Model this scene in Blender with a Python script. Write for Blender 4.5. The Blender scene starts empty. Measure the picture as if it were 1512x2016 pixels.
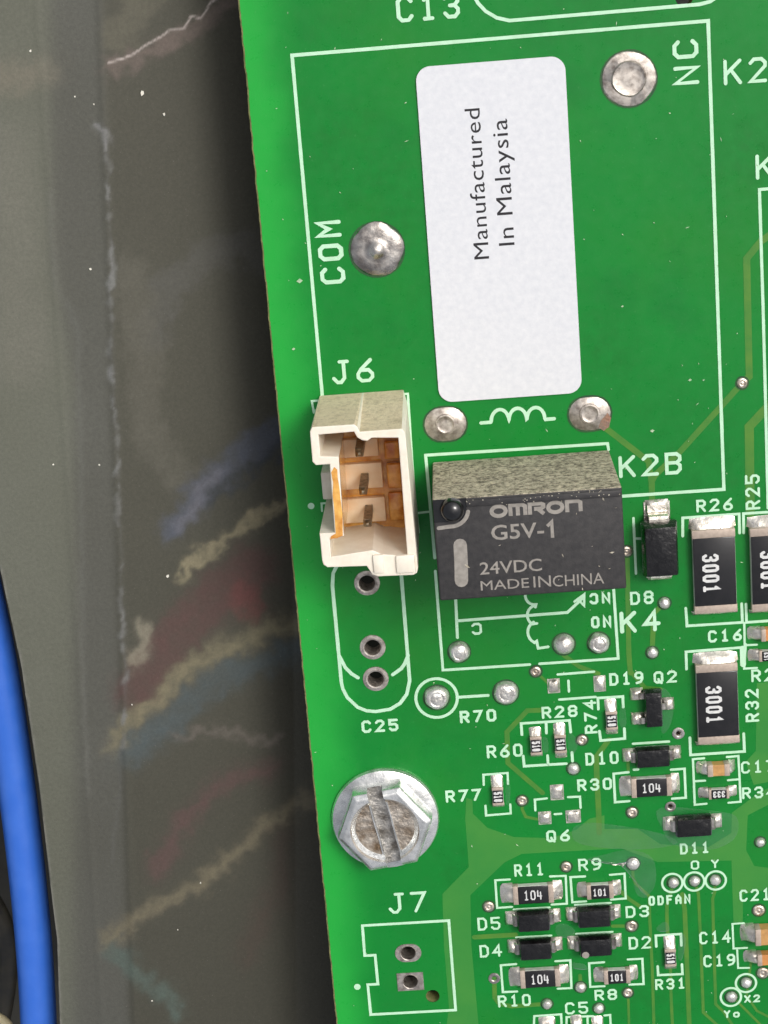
import bpy, bmesh, math, random
import numpy as np
from mathutils import Vector, Matrix, noise as mnoise
from mathutils.geometry import tessellate_polygon
random.seed(7)
rng = np.random.default_rng(5)
R = math.radians
S = bpy.context.scene
COL = S.collection
# one Blender unit is one millimetre; the board's top face is z = 0, X runs along its printed rows, Y up its edge

# ------------------------------------------------------------------ camera
F = 3800.0                                     # focal length in photograph pixels (photo is 1512 x 2016)
M3 = np.array([[0.99657571, -0.07843476, -0.02616941],
               [0.06824663, 0.95895472, -0.27522398],
               [0.0466824, 0.27249556, 0.96102389]])
CAM = M3.T @ np.array([0, 0, 135.5])
cam = bpy.data.objects.new('camera', bpy.data.cameras.new('camera'))
COL.objects.link(cam)
mw = Matrix(M3.T.tolist()).to_4x4()
mw.translation = Vector(CAM.tolist())
cam.matrix_world = mw
cam.data.sensor_fit = 'VERTICAL'
cam.data.sensor_height = 24
cam.data.lens = F / 2016 * 24
cam.data.clip_start = 1
cam.data.clip_end = 3000
S.camera = cam

def spot(x, y, h=0.0):
    """the place on the board (or h mm above it) that the photograph shows at pixel x, y"""
    d = M3.T @ np.array([(x - 756) / F, -(y - 1008) / F, -1.0])
    t = (h - CAM[2]) / d[2]
    p = CAM + t * d
    return float(p[0]), float(p[1])

# ------------------------------------------------------------------ daylight
SUN_EL, SUN_AZ = 56, 50                        # azimuth clockwise from +Y: the light comes from the board's right
W = bpy.data.worlds.new('World')
S.world = W
W.use_nodes = True
wn = W.node_tree.nodes
wl = W.node_tree.links
bg = wn['Background']
sky = wn.new('ShaderNodeTexSky')
sky.sky_type = 'NISHITA'
sky.sun_disc = False
sky.sun_elevation = R(SUN_EL)
sky.sun_rotation = R(SUN_AZ)
sky.air_density = 1.0
sky.dust_density = 6.0
sky.ozone_density = 0.6
hs = wn.new('ShaderNodeHueSaturation')          # a milky, overcast sky
hs.inputs['Saturation'].default_value = 0.35
wl.new(sky.outputs['Color'], hs.inputs['Color'])
wl.new(hs.outputs['Color'], bg.inputs['Color'])
bg.inputs['Strength'].default_value = 0.14
sl = bpy.data.lights.new('sun', 'SUN')
sl.energy = 1.3
sl.angle = R(18)
sl.color = (1.0, 0.97, 0.92)
sun = bpy.data.objects.new('sun', sl)
COL.objects.link(sun)
sd = Vector((math.cos(R(SUN_EL)) * math.sin(R(SUN_AZ)), math.cos(R(SUN_EL)) * math.cos(R(SUN_AZ)), math.sin(R(SUN_EL))))
sun.rotation_euler = sd.to_track_quat('Z', 'Y').to_euler()
sun.location = sd * 200
S.view_settings.view_transform = 'Standard'
S.view_settings.look = 'None'
S.view_settings.gamma = 1
S.view_settings.use_curve_mapping = False
S.view_settings.exposure = -0.12

# ------------------------------------------------------------------ materials
def lin(r, g, b):
    f = lambda c: (c / 255 / 12.92) if c <= 10 else ((c / 255 + 0.055) / 1.055) ** 2.4
    return (f(r), f(g), f(b), 1)

class NT:
    def __init__(s, name):
        s.m = bpy.data.materials.new(name)
        s.m.use_nodes = True
        s.n = s.m.node_tree.nodes
        s.l = s.m.node_tree.links
        s.b = s.n['Principled BSDF']
    def node(s, t, **k):
        q = s.n.new(t)
        for a, v in k.items():
            setattr(q, a, v)
        return q
    def link(s, a, b):
        s.l.new(a, b)
    def coord(s, vary=True):
        tc = s.node('ShaderNodeTexCoord')
        if not vary:
            return tc.outputs['Object']
        oi = s.node('ShaderNodeObjectInfo')
        mu = s.node('ShaderNodeMath', operation='MULTIPLY')
        s.link(oi.outputs['Random'], mu.inputs[0])
        mu.inputs[1].default_value = 50
        ad = s.node('ShaderNodeVectorMath', operation='ADD')
        s.link(tc.outputs['Object'], ad.inputs[0])
        s.link(mu.outputs[0], ad.inputs[1])
        return ad.outputs[0]
    def noise(s, co, scale, detail=4, rough=0.55, lo=0.35, hi=0.65):
        t = s.node('ShaderNodeTexNoise')
        t.inputs['Scale'].default_value = scale
        t.inputs['Detail'].default_value = detail
        t.inputs['Roughness'].default_value = rough
        s.link(co, t.inputs['Vector'])
        r = s.node('ShaderNodeMapRange')
        r.inputs[1].default_value = lo
        r.inputs[2].default_value = hi
        s.link(t.outputs['Fac'], r.inputs[0])
        return r.outputs[0]
    def mix(s, fac, a, b):
        q = s.node('ShaderNodeMix', data_type='RGBA')
        for sock, v in ((q.inputs[0], fac), (q.inputs[6], a), (q.inputs[7], b)):
            if isinstance(v, (tuple, float, int)):
                sock.default_value = v
            else:
                s.link(v, sock)
        return q.outputs[2]
    def bump(s, h, strength, dist=0.05):
        q = s.node('ShaderNodeBump')
        q.inputs['Strength'].default_value = strength
        q.inputs['Distance'].default_value = dist
        s.link(h, q.inputs['Height'])
        s.link(q.outputs[0], s.b.inputs['Normal'])
        return q

def pmat(name, c1, c2=None, scale=1.0, rough=0.5, metal=0.0, bump=0.0, bscale=None, bdist=0.05, coat=0.0, coat_rough=0.1, spec=0.5, lo=0.35, hi=0.65, rough2=None, sss=0.0):
    t = NT(name)
    co = t.coord()
    n = t.noise(co, scale, lo=lo, hi=hi)
    t.link(t.mix(n, c1, c2 or c1), t.b.inputs['Base Color'])
    t.b.inputs['Metallic'].default_value = metal
    if rough2 is None:
        t.b.inputs['Roughness'].default_value = rough
    else:
        r = t.node('ShaderNodeMapRange')
        t.link(t.noise(co, scale * 1.7), r.inputs[0])
        r.inputs[3].default_value = rough
        r.inputs[4].default_value = rough2
        t.link(r.outputs[0], t.b.inputs['Roughness'])
    t.b.inputs['Specular IOR Level'].default_value = spec
    t.b.inputs['Coat Weight'].default_value = coat
    t.b.inputs['Coat Roughness'].default_value = coat_rough
    if sss:
        t.b.inputs['Subsurface Weight'].default_value = sss
        t.b.inputs['Subsurface Radius'].default_value = (0.6, 0.5, 0.4)
    if bump:
        t.bump(t.noise(co, bscale or scale * 4, lo=0.2, hi=0.8), bump, bdist)
    return t.m

EDGE_X = -6.80
def mask_material():
    """green solder mask over laminate; the green along the board's edge shows lighter"""
    t = NT('solder_mask')
    co = t.coord(False)
    base = t.mix(t.noise(co, 0.07, 3, lo=0.4, hi=0.62), lin(10, 129, 45), lin(15, 114, 39))
    base = t.mix(t.noise(co, 0.9, 6, 0.7, 0.3, 0.7), base, lin(10, 127, 45))
    base = t.mix(t.noise(co, 0.045, 4, 0.6, 0.50, 0.95), base, lin(40, 126, 34))
    base = t.mix(t.noise(co, 0.11, 5, 0.6, 0.55, 1.0), base, lin(4, 100, 38))
    sx = t.node('ShaderNodeSeparateXYZ')
    t.link(co, sx.inputs[0])
    wob = t.noise(co, 0.16, 2, lo=0.3, hi=0.7)
    ad = t.node('ShaderNodeMath', operation='MULTIPLY_ADD')
    t.link(wob, ad.inputs[0]); ad.inputs[1].default_value = 1.3
    t.link(sx.outputs[0], ad.inputs[2])
    mr = t.node('ShaderNodeMapRange', interpolation_type='SMOOTHSTEP')
    t.link(ad.outputs[0], mr.inputs[0])
    mr.inputs[1].default_value = EDGE_X + 0.9
    mr.inputs[2].default_value = EDGE_X + 4.6
    mr.inputs[3].default_value = 1.0
    mr.inputs[4].default_value = 0.0
    col = t.mix(mr.outputs[0], base, lin(34, 164, 60))
    # fine dust that has settled on the mask
    sp = t.noise(co, 5.0, 3, 0.7, 0.63, 0.80)
    k = t.node('ShaderNodeMath', operation='MULTIPLY')
    t.link(sp, k.inputs[0]); k.inputs[1].default_value = 0.22
    col = t.mix(k.outputs[0], col, lin(120, 190, 130))
    t.link(col, t.b.inputs['Base Color'])
    r = t.node('ShaderNodeMapRange')
    t.link(t.noise(co, 1.1, 5, 0.7), r.inputs[0])
    r.inputs[3].default_value = 0.26
    r.inputs[4].default_value = 0.42
    t.link(r.outputs[0], t.b.inputs['Roughness'])
    t.b.inputs['Specular IOR Level'].default_value = 0.36
    t.bump(t.noise(co, 5.0, 3, 0.5, 0.2, 0.8), 0.05, 0.03)
    return t.m

def dust_material(name, under, dust1, dust2, cover, scale):
    """plastic whose up-turned face is caked with fine grit"""
    t = NT(name)
    co = t.coord()
    g = t.noise(co, scale, 8, 0.75, 0.40, 0.60)
    d = t.mix(t.noise(co, scale * 0.45, 5, 0.7, 0.35, 0.65), dust1, dust2)
    m = t.node('ShaderNodeMath', operation='ADD', use_clamp=True)
    t.link(g, m.inputs[0]); m.inputs[1].default_value = cover
    m2 = t.node('ShaderNodeMath', operation='MULTIPLY', use_clamp=True)
    t.link(m.outputs[0], m2.inputs[0])
    t.link(t.noise(co, 0.5, 3, 0.6, 0.10, 0.42), m2.inputs[1])
    t.link(t.mix(m2.outputs[0], under, d), t.b.inputs['Base Color'])
    t.b.inputs['Roughness'].default_value = 0.9
    t.b.inputs['Specular IOR Level'].default_value = 0.2
    t.bump(g, 0.6, 0.12)
    return t.m

MASK = mask_material()
EDGE = pmat('cut_laminate', lin(150, 146, 96), lin(104, 118, 66), 2.0, 0.8)
TRACE = pmat('masked_copper', lin(84, 134, 48), lin(66, 128, 48), 0.7, 0.30, bump=0.08, bscale=6, bdist=0.03)
POUR = pmat('masked_copper_pour', lin(66, 140, 56), lin(52, 134, 54), 0.25, 0.30, bump=0.08, bscale=6, bdist=0.03)
INK = pmat('white_ink', lin(196, 236, 204), lin(184, 226, 190), 1.5, 0.55)
TIN = pmat('tinned_pad', lin(150, 142, 136), lin(222, 216, 208), 1.0, 0.22, 0.95, bump=0.25, bscale=1.2, bdist=0.15, rough2=0.42)
TINBROWN = pmat('tarnished_pad', lin(146, 136, 128), lin(206, 198, 189), 2.6, 0.38, 0.9, lo=0.30, hi=0.60, bump=0.10, bscale=4, bdist=0.05, rough2=0.55)
SOLDER = pmat('solder', lin(206, 202, 194), lin(244, 242, 236), 1.6, 0.24, 0.72, bump=0.4, bscale=3.0, bdist=0.12, rough2=0.42)
FILLET = pmat('solder_fillet', lin(216, 208, 195), lin(252, 246, 234), 1.4, 0.22, 0.88, bump=0.28, bscale=2.2, bdist=0.15, rough2=0.42)
VIAM = pmat('via_tin', lin(176, 162, 146), lin(244, 232, 216), 2.5, 0.28, 0.9, bump=0.3, bscale=5, bdist=0.06, rough2=0.5)
GAP = pmat('mask_opening', lin(24, 70, 36), lin(40, 84, 40), 1.0, 0.5)
COPPERED = pmat('coppered_pad', lin(196, 150, 125), lin(170, 150, 135), 3.0, 0.35, 1.0, bump=0.3, bscale=6)
ENDCAP = pmat('matt_tin_cap', lin(196, 180, 166), lin(180, 164, 150), 4.0, 0.6, 0.35, bump=0.15, bscale=10, bdist=0.03)
CERAMIC = pmat('white_ceramic', lin(214, 214, 208), lin(196, 196, 188), 4.0, 0.5, coat=0.4)
GLAZE = pmat('black_glaze', lin(24, 23, 24), lin(32, 30, 31), 2.0, 0.16, coat=0.6, coat_rough=0.06)
CODE = pmat('white_code_print', lin(225, 225, 222), lin(205, 205, 204), 4.0, 0.6)
TAN = pmat('tan_ceramic', lin(206, 158, 96), lin(184, 138, 84), 3.0, 0.4, coat=0.3)
ORANGE = pmat('orange_ceramic', lin(214, 146, 82), lin(196, 132, 76), 3.0, 0.4, coat=0.3)
EPOXY = pmat('black_epoxy', lin(13, 12, 13), lin(26, 25, 26), 1.6, 0.16, bump=0.45, bscale=0.7, bdist=0.3, coat=0.25, coat_rough=0.06, rough2=0.32)
RELAYM = pmat('relay_plastic', lin(50, 49, 50), lin(62, 60, 60), 2.5, 0.55, bump=0.25, bscale=9, bdist=0.04, spec=0.4, rough2=0.62)
GLOSSY = pmat('glossy_black', lin(18, 18, 19), lin(24, 24, 25), 2.0, 0.2, coat=0.5)
RELAYP = pmat('relay_print', lin(158, 152, 144), lin(138, 133, 126), 3.0, 0.7)
RELAYDUST = dust_material('relay_dust', lin(62, 57, 50), lin(222, 212, 186), lin(192, 183, 160), 0.16, 3.3)
NYLON = pmat('white_nylon', lin(244, 236, 220), lin(236, 226, 208), 1.2, 0.42, bump=0.12, bscale=4, bdist=0.05, sss=0.15)
NYLONDUST = dust_material('nylon_dust', lin(176, 158, 126), lin(244, 228, 196), lin(232, 214, 182), 0.55, 3.0)
NYLONIN = pmat('nylon_floor', lin(246, 222, 190), lin(238, 206, 164), 1.0, 0.45)
AMBER = pmat('amber_varnish', lin(246, 194, 104), lin(196, 114, 28), 1.1, 0.16, bump=0.3, bscale=2.5, bdist=0.1, coat=0.5, lo=0.3, hi=0.7)
PINM = pmat('dull_pin', lin(170, 156, 132), lin(110, 98, 80), 3.0, 0.42, 0.9, bump=0.3, bscale=8)
ZINC = pmat('zinc_plate', lin(205, 206, 203), lin(250, 250, 247), 0.9, 0.20, 0.88, bump=0.22, bscale=1.2, bdist=0.14, rough2=0.36, lo=0.30, hi=0.55)
SLOT = pmat('dark_slot', lin(120, 114, 106), lin(206, 202, 196), 1.1, 0.45, 0.9, bump=0.5, bscale=3, bdist=0.12)
RUST = pmat('rusty_recess', lin(112, 94, 74), lin(190, 182, 172), 0.8, 0.42, 0.7, bump=0.5, bscale=3.2, bdist=0.2, rough2=0.65)
PAPER = pmat('label_paper', lin(224, 225, 228), lin(211, 213, 218), 2.6, 0.75, bump=0.15, bscale=6, bdist=0.03, lo=0.25, hi=0.75)
BLACKINK = pmat('black_ink', lin(30, 28, 32), lin(40, 38, 42), 4.0, 0.7)
BLUE = pmat('blue_insulation', lin(56, 110, 210), lin(66, 118, 216), 0.6, 0.30, bump=0.06, bscale=3, bdist=0.05, lo=0.4, hi=0.75, rough2=0.5)
CREAM = pmat('cream_insulation', lin(214, 200, 160), None, 1.0, 0.5)
BLACKW = pmat('black_insulation', lin(40, 40, 38), lin(60, 56, 46), 0.6, 0.5, bump=0.3)
DARK = pmat('dark_metal', lin(38, 37, 33), lin(56, 54, 46), 0.12, 0.7, bump=0.3, bscale=0.8)
FLAKE = pmat('pale_flake', lin(150, 195, 150), lin(200, 212, 180), 5.0, 0.8)
GRIT = pmat('pale_grit', lin(150, 142, 124), lin(200, 194, 178), 5.0, 0.9)
LINT = pmat('pale_lint', lin(228, 224, 210), None, 5.0, 0.9)

# ------------------------------------------------------------------ mesh helpers
class MB:
    def __init__(s):
        s.v, s.f, s.mi = [], [], []
    def add(s, vs, fs, mi=0):
        o = len(s.v)
        s.v += [tuple(p) for p in vs]
        s.f += [tuple(i + o for i in f) for f in fs]
        s.mi += [mi] * len(fs)
        return s
    def build(s, name, mats, parent=None, smooth=False, angle=None, loc=None):
        me = bpy.data.meshes.new(name)
        me.from_pydata(s.v, [], s.f)
        for m in (mats if isinstance(mats, (list, tuple)) else [mats]):
            me.materials.append(m)
        if len(me.materials) > 1:
            me.polygons.foreach_set('material_index', s.mi)
        if smooth:
            me.polygons.foreach_set('use_smooth', [True] * len(me.polygons))
            if angle:
                me.set_sharp_from_angle(angle=R(angle))
        me.update()
        return link(name, me, parent, loc)

def link(name, me, parent=None, loc=None):
    o = bpy.data.objects.new(name, me)
    COL.objects.link(o)
    if loc is not None:
        o.location = loc
    if parent is not None:
        o.parent = parent
    return o

def tag(o, label, cat, group=None, kind=None):
    o['label'] = label
    if cat:
        o['category'] = cat
    if group:
        o['group'] = group
    if kind:
        o['kind'] = kind
    return o

def thing(name, label, cat, loc, rot=0, group=None):
    o = bpy.data.objects.new(name, None)
    o.empty_display_size = 0.5
    COL.objects.link(o)
    o.location = loc
    o.rotation_euler = (0, 0, R(rot))
    return tag(o, label, cat, group)

def bevel_box(mb, x0, x1, y0, y1, z0, z1, bev=0.05, seg=2, mi=0, taper=0.0):
    bm = bmesh.new()
    vs = [bm.verts.new((x + (taper if k else 0) * (1 if x == x0 else -1), y + (taper if k else 0) * (1 if y == y0 else -1), z))
          for k, z in enumerate((z0, z1)) for x in (x0, x1) for y in (y0, y1)]
    for q in ((0, 1, 3, 2), (4, 6, 7, 5), (0, 4, 5, 1), (2, 3, 7, 6), (0, 2, 6, 4), (1, 5, 7, 3)):
        bm.faces.new([vs[i] for i in q])
    bmesh.ops.recalc_face_normals(bm, faces=bm.faces)
    if bev:
        bmesh.ops.bevel(bm, geom=list(bm.edges), offset=bev, segments=seg, profile=0.5, affect='EDGES')
    bm.verts.index_update()
    mb.add([v.co[:] for v in bm.verts], [[v.index for v in f.verts] for f in bm.faces], mi)
    bm.free()
    return mb

def prism(mb, outer, holes, z0, z1, mi=0, side_mi=None, bottom=True, top=True):
    """upright prism over a polygon with holes"""
    loops = [outer] + list(holes)
    flat = [p for l in loops for p in l]
    tri = tessellate_polygon([[Vector((p[0], p[1], 0)) for p in l] for l in loops])
    n = len(flat)
    def up(t):
        a, b, c = (flat[i] for i in t)
        return t if (b[0] - a[0]) * (c[1] - a[1]) - (b[1] - a[1]) * (c[0] - a[0]) > 0 else (t[0], t[2], t[1])
    tri = [up(t) for t in tri]
    vs = [(p[0], p[1], z0) for p in flat] + [(p[0], p[1], z1) for p in flat]
    fs, ms = [], []
    if top:
        fs += [tuple(i + n for i in t) for t in tri]
    if bottom:
        fs += [tuple(reversed(t)) for t in tri]
    mb.add(vs, fs, mi)
    o = 0
    base = len(mb.v) - 2 * n
    for k, l in enumerate(loops):
        m = len(l)
        area = sum(l[i][0] * l[(i + 1) % m][1] - l[(i + 1) % m][0] * l[i][1] for i in range(m))
        ccw = (area > 0) == (k == 0)
        for i in range(m):
            a, b = o + i, o + (i + 1) % m
            q = (a, b, b + n, a + n) if ccw else (b, a, a + n, b + n)
            mb.f.append(tuple(j + base for j in q))
            mb.mi.append(mi if side_mi is None else side_mi)
        o += m
    return mb

def circle(cx, cy, r, n=24, a0=0):
    return [(cx + r * math.cos(a0 + 2 * math.pi * i / n), cy + r * math.sin(a0 + 2 * math.pi * i / n)) for i in range(n)]

def stadium(cx, cy, w, h, n=10):
    r = min(w, h) / 2
    pts = []
    for i in range(2 * n + 2):
        a = -math.pi / 2 + math.pi * (i if i <= n else i - 1) / n
        s = 1 if i <= n else -1
        pts.append((cx + s * (w / 2 - r) + r * math.cos(a), cy + r * math.sin(a) + 0))
    return pts

def lathe(mb, prof, n=24, cx=0, cy=0, mi=0, wob=0.0, seed=0):
    vs, fs = [], []
    for j, (r, z) in enumerate(prof):
        for i in range(n):
            a = 2 * math.pi * i / n
            k = 1 + wob * mnoise.noise((math.cos(a) * 1.5 + seed, math.sin(a) * 1.5, j * 0.3 + seed)) if r > 0 else 1
            dz = wob * 0.12 * mnoise.noise((math.cos(a) * r * 3 + seed * 2, math.sin(a) * r * 3, 5.0 + seed)) if z > 0.03 else 0
            vs.append((cx + r * k * math.cos(a), cy + r * k * math.sin(a), z + dz))
    for j in range(len(prof) - 1):
        for i in range(n):
            a, b = j * n + i, j * n + (i + 1) % n
            fs.append((a, b, b + n, a + n))
    if prof[0][0] < 1e-6:
        pass
    mb.add(vs, fs, mi)
    return mb

RISE = [0]
def ribbon(mb, pts, w, z, closed=False, cap='round', mi=0, ragged=0.0):
    """flat printed line along a polyline, mitred at its corners, round or flat at its ends"""
    P = [Vector((p[0], p[1])) for p in pts]
    Q = [P[0]]
    for p in P[1:]:
        if (p - Q[-1]).length > 1e-5:
            Q.append(p)
    P = Q
    if closed and (P[0] - P[-1]).length < 1e-4:
        P.pop()
    n = len(P)
    h = w / 2
    L, Rr = [], []
    for i in range(n):
        if closed:
            d0 = (P[i] - P[i - 1]).normalized(); d1 = (P[(i + 1) % n] - P[i]).normalized()
        else:
            d0 = (P[i] - P[i - 1]).normalized() if i else (P[1] - P[0]).normalized()
            d1 = (P[i + 1] - P[i]).normalized() if i < n - 1 else d0
        t = d0 + d1
        if t.length < 1e-4:
            t = Vector((-d0.y, d0.x))
        t.normalize()
        nn = Vector((-t.y, t.x))
        c = max(0.45, nn.dot(Vector((-d0.y, d0.x))))
        hh = h * (1 + (random.uniform(-ragged, ragged) if ragged else 0))
        L.append(P[i] + nn * hh / c)
        Rr.append(P[i] - nn * hh / c)
    RISE[0] = (RISE[0] + 1) % 13
    z += RISE[0] * 0.0002
    st = min(0.0004, 0.004 / n)                 # climbs a hair along its length so that no two faces share a plane
    vs = [(p.x, p.y, z + st * i) for i, p in enumerate(L)] + [(p.x, p.y, z + st * i) for i, p in enumerate(Rr)]
    fs = []
    for i in range(n if closed else n - 1):
        j = (i + 1) % n
        fs.append((i, n + i, n + j, j))
    if not closed and cap == 'round':
        for e in (0, n - 1):
            d = (P[0] - P[1]).normalized() if e == 0 else (P[-1] - P[-2]).normalized()
            a0 = L[e] if e == n - 1 else Rr[e]
            a1 = Rr[e] if e == n - 1 else L[e]
            v0 = a0 - P[e]
            arc = []
            for k in range(1, 6):
                th = -math.pi * k / 6
                arc.append(P[e] + Vector((v0.x * math.cos(th) - v0.y * math.sin(th), v0.x * math.sin(th) + v0.y * math.cos(th))))
            o = len(vs)
            vs += [(p.x, p.y, z + st * e) for p in arc]
            ia = e if e == n - 1 else n + e
            ib = n + e if e == n - 1 else e
            fs.append(tuple([ib] + list(range(o + 4, o - 1, -1)) + [ia]))
    mb.add(vs, fs, mi)
    return mb

# ------------------------------------------------------------------ stroke lettering (drawn on a 4 x 6 grid)
OCT = [(1, 0), (0, 1), (0, 5), (1, 6), (3, 6), (4, 5), (4, 1), (3, 0), (1, 0)]
G = {
 'C': [[(4, 5), (3, 6), (1, 6), (0, 5), (0, 1), (1, 0), (3, 0), (4, 1)]],
 '1': [[(0.9, 5), (2, 6), (2, 0)], [(0.8, 0), (3.2, 0)]],
 '2': [[(0, 5), (1, 6), (3, 6), (4, 5), (4, 4), (0, 0), (4, 0)]],
 '3': [[(0, 5), (1, 6), (3, 6), (4, 5), (4, 4), (3, 3), (4, 2), (4, 1), (3, 0), (1, 0), (0, 1)], [(1.6, 3), (3, 3)]],
 '4': [[(3, 0), (3, 6), (0, 2), (4.2, 2)]],
 '4o': [[(0.2, 6), (0, 2.2), (4, 2.2)], [(3.1, 5), (3.1, 0)]],
 '5': [[(4, 6), (0, 6), (0, 3.5), (3, 3.5), (4, 2.6), (4, 1), (3, 0), (1, 0), (0, 1)]],
 '6': [[(3.7, 6), (0.9, 3.4), (0, 2), (0, 1), (1, 0), (3, 0), (4, 1), (4, 2), (3, 3.1), (1, 3.1)]],
 '7': [[(0, 6), (4, 6), (1, 0)]],
 '8': [[(1, 3.2), (0, 4), (0, 5), (1, 6), (3, 6), (4, 5), (4, 4), (3, 3.2), (1, 3.2)], [(1, 3.1), (0, 2.2), (0, 1), (1, 0), (3, 0), (4, 1), (4, 2.2), (3, 3.1)]],
 '9': [[(0.6, 0), (3, 0.6), (4, 2.2), (4, 5), (3, 6), (1, 6), (0, 5), (0, 4), (1, 2.9), (3, 2.9), (4, 4)]],
 '0': [OCT], 'O': [OCT],
 'K': [[(0, 0), (0, 6)], [(4, 6), (0.2, 2.5)], [(1.5, 3.6), (4, 0)]],
 'N': [[(0, 0), (0, 6), (4, 0), (4, 6)]],
 'M': [[(0, 0), (0, 6), (2, 3), (4, 6), (4, 0)]],
 'J': [[(0, 1.2), (1, 0), (2, 0), (3, 1.2), (3, 6)], [(1.9, 6), (4.1, 6)]],
 'B': [[(0, 3.2), (3, 3.2), (4, 4), (4, 5.2), (3, 6), (0, 6), (0, 0), (3, 0), (4, 1), (4, 2.3), (3, 3.2)]],
 'R': [[(0, 0), (0, 6), (3, 6), (4, 5), (4, 3.8), (3, 2.9), (0, 2.9)], [(1.9, 2.9), (4, 0)]],
 'D': [[(0, 0), (0, 6), (2.7, 6), (4, 4.7), (4, 1.3), (2.7, 0), (0, 0)]],
 'Q': [OCT, [(2, 2), (2.3, 1), (3.6, -0.4)]],
 'F': [[(0, 0), (0, 6), (4, 6)], [(0, 3.2), (3, 3.2)]],
 'A': [[(0, 0), (0, 4), (2, 6), (4, 4), (4, 0)], [(0, 2.2), (4, 2.2)]],
 'Y': [[(0, 6), (2, 3.2), (4, 6)], [(2, 3.2), (2, 0)]],
 'X': [[(0, 0), (4, 6)], [(0, 6), (4, 0)]],
 'o': [[(1, 0), (0, 1), (0, 3), (1, 4), (3, 4), (4, 3), (4, 1), (3, 0), (1, 0)]],
 'f3': [[(0, 5), (1, 6), (3, 6), (4, 5.2), (4, 4), (3, 3.2), (1.8, 3.2)], [(3, 3.2), (4, 2.4), (4, 0.9), (3, 0), (1, 0), (0, 1)]],
}

def stroke_text(mb, chars, x0, y0, length, height, rot, w, z, gap=0.42, mi=0, ragged=0.06):
    """chars along direction rot (degrees) from the baseline start; length and height include the stroke"""
    n = len(chars)
    cw = length / (n + (n - 1) * gap)
    ca, sa = math.cos(R(rot)), math.sin(R(rot))
    dz = 0
    for i, ch in enumerate(chars):
        ox = i * cw * (1 + gap)
        for st in G[ch]:
            pts = []
            for (gx, gy) in st:
                lx = ox + w / 2 + gx / 4 * (cw - w)
                ly = w / 2 + gy / 6 * (height - w)
                pts.append((x0 + lx * ca - ly * sa, y0 + lx * sa + ly * ca))
            cl = (pts[0][0] - pts[-1][0]) ** 2 + (pts[0][1] - pts[-1][1]) ** 2 < 1e-6
            ribbon(mb, pts, w, z + dz, closed=cl, mi=mi, ragged=ragged)
            dz += 0.0007

def font_text(s, size_x, size_y, squeeze=1.0, bold=0.0):
    """flat lettering in Blender's own font as (verts, faces), its cap height size_y and its length size_x"""
    cu = bpy.data.curves.new('lettering', 'FONT')
    cu.body = s
    cu.resolution_u = 3
    cu.space_character = squeeze
    cu.offset = bold
    o = bpy.data.objects.new('lettering', cu)
    COL.objects.link(o)
    dg = bpy.context.evaluated_depsgraph_get()
    me = bpy.data.meshes.new_from_object(o.evaluated_get(dg))
    co = np.array([v.co[:] for v in me.vertices])
    fs = [tuple(p.vertices) for p in me.polygons]
    x0, x1 = co[:, 0].min(), co[:, 0].max()
    y1 = co[:, 1].max()
    vs = [((c[0] - x0) / (x1 - x0) * size_x, c[1] / y1 * size_y, 0) for c in co]
    bpy.data.objects.remove(o)
    bpy.data.curves.remove(cu)
    bpy.data.meshes.remove(me)
    return vs, fs

# ------------------------------------------------------------------ the circuit board
board = thing('circuit_board', 'green printed circuit board with white lettering, its ragged edge over the dark panel', 'circuit board', (0, 0, 0))
XR, YT, YB = 46, 58, -62
holes_r = []          # (x, y, radius) of every drilled hole
C25H = [(722.6, 1147.6), (733.7, 1274), (739.8, 1336.3)]
for p in C25H:
    holes_r.append((*spot(*p), 0.58))
J7H = [(803.7, 1875.8), (808, 1932)]
for p in J7H:
    holes_r.append((*spot(*p), 0.57))
holes_r.append((*spot(852, 1961), 0.52))
holes_r.append((*spot(1347, -6), 0.6))
OPENV = [(1335.5, 1443.5), (1320, 1587.5), (973, 1925.7)]
for p in OPENV:
    holes_r.append((*spot(*p), 0.17))
edge = []
y = YB
while y < YT:
    edge.append((EDGE_X + 0.05 * mnoise.noise((y * 1.3, 0, 0)) + 0.035 * mnoise.noise((y * 4.1, 3, 0)) + 0.06 * abs(mnoise.noise((y * 0.35, 9, 1))), y))
    y += 0.16
outline = [(XR, YB), (XR, YT)] + list(reversed(edge))
mb = MB()
inset = [(x + 0.10, y) for x, y in edge]
top_out = [(XR, YB), (XR, YT)] + list(reversed(inset))
prism(mb, top_out, [circle(x, y, r, 20) for x, y, r in holes_r], -0.002, 0.0, 0, 1, bottom=False)
prism(mb, outline, [circle(x, y, r, 20) for x, y, r in holes_r], -1.6, -0.06, 1, 1, top=False)
k = len(edge)
mb.add([(x, y, -0.06) for x, y in edge] + [(x, y, -0.002) for x, y in inset], [(i + 1, i, k + i, k + i + 1) for i in range(k - 1)], 1)
mb.build('laminate', [MASK, EDGE], board)

def trace(pts, wpx, z=0.012, mat=TRACE, name='copper_trace'):
    q = [spot(*p) for p in pts]
    m = pts[len(pts) // 2]
    w = abs(spot(m[0] + wpx, m[1])[0] - spot(*m)[0])
    b = MB()
    ribbon(b, q, w, z)
    return b.build(name, mat, board)

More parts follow.
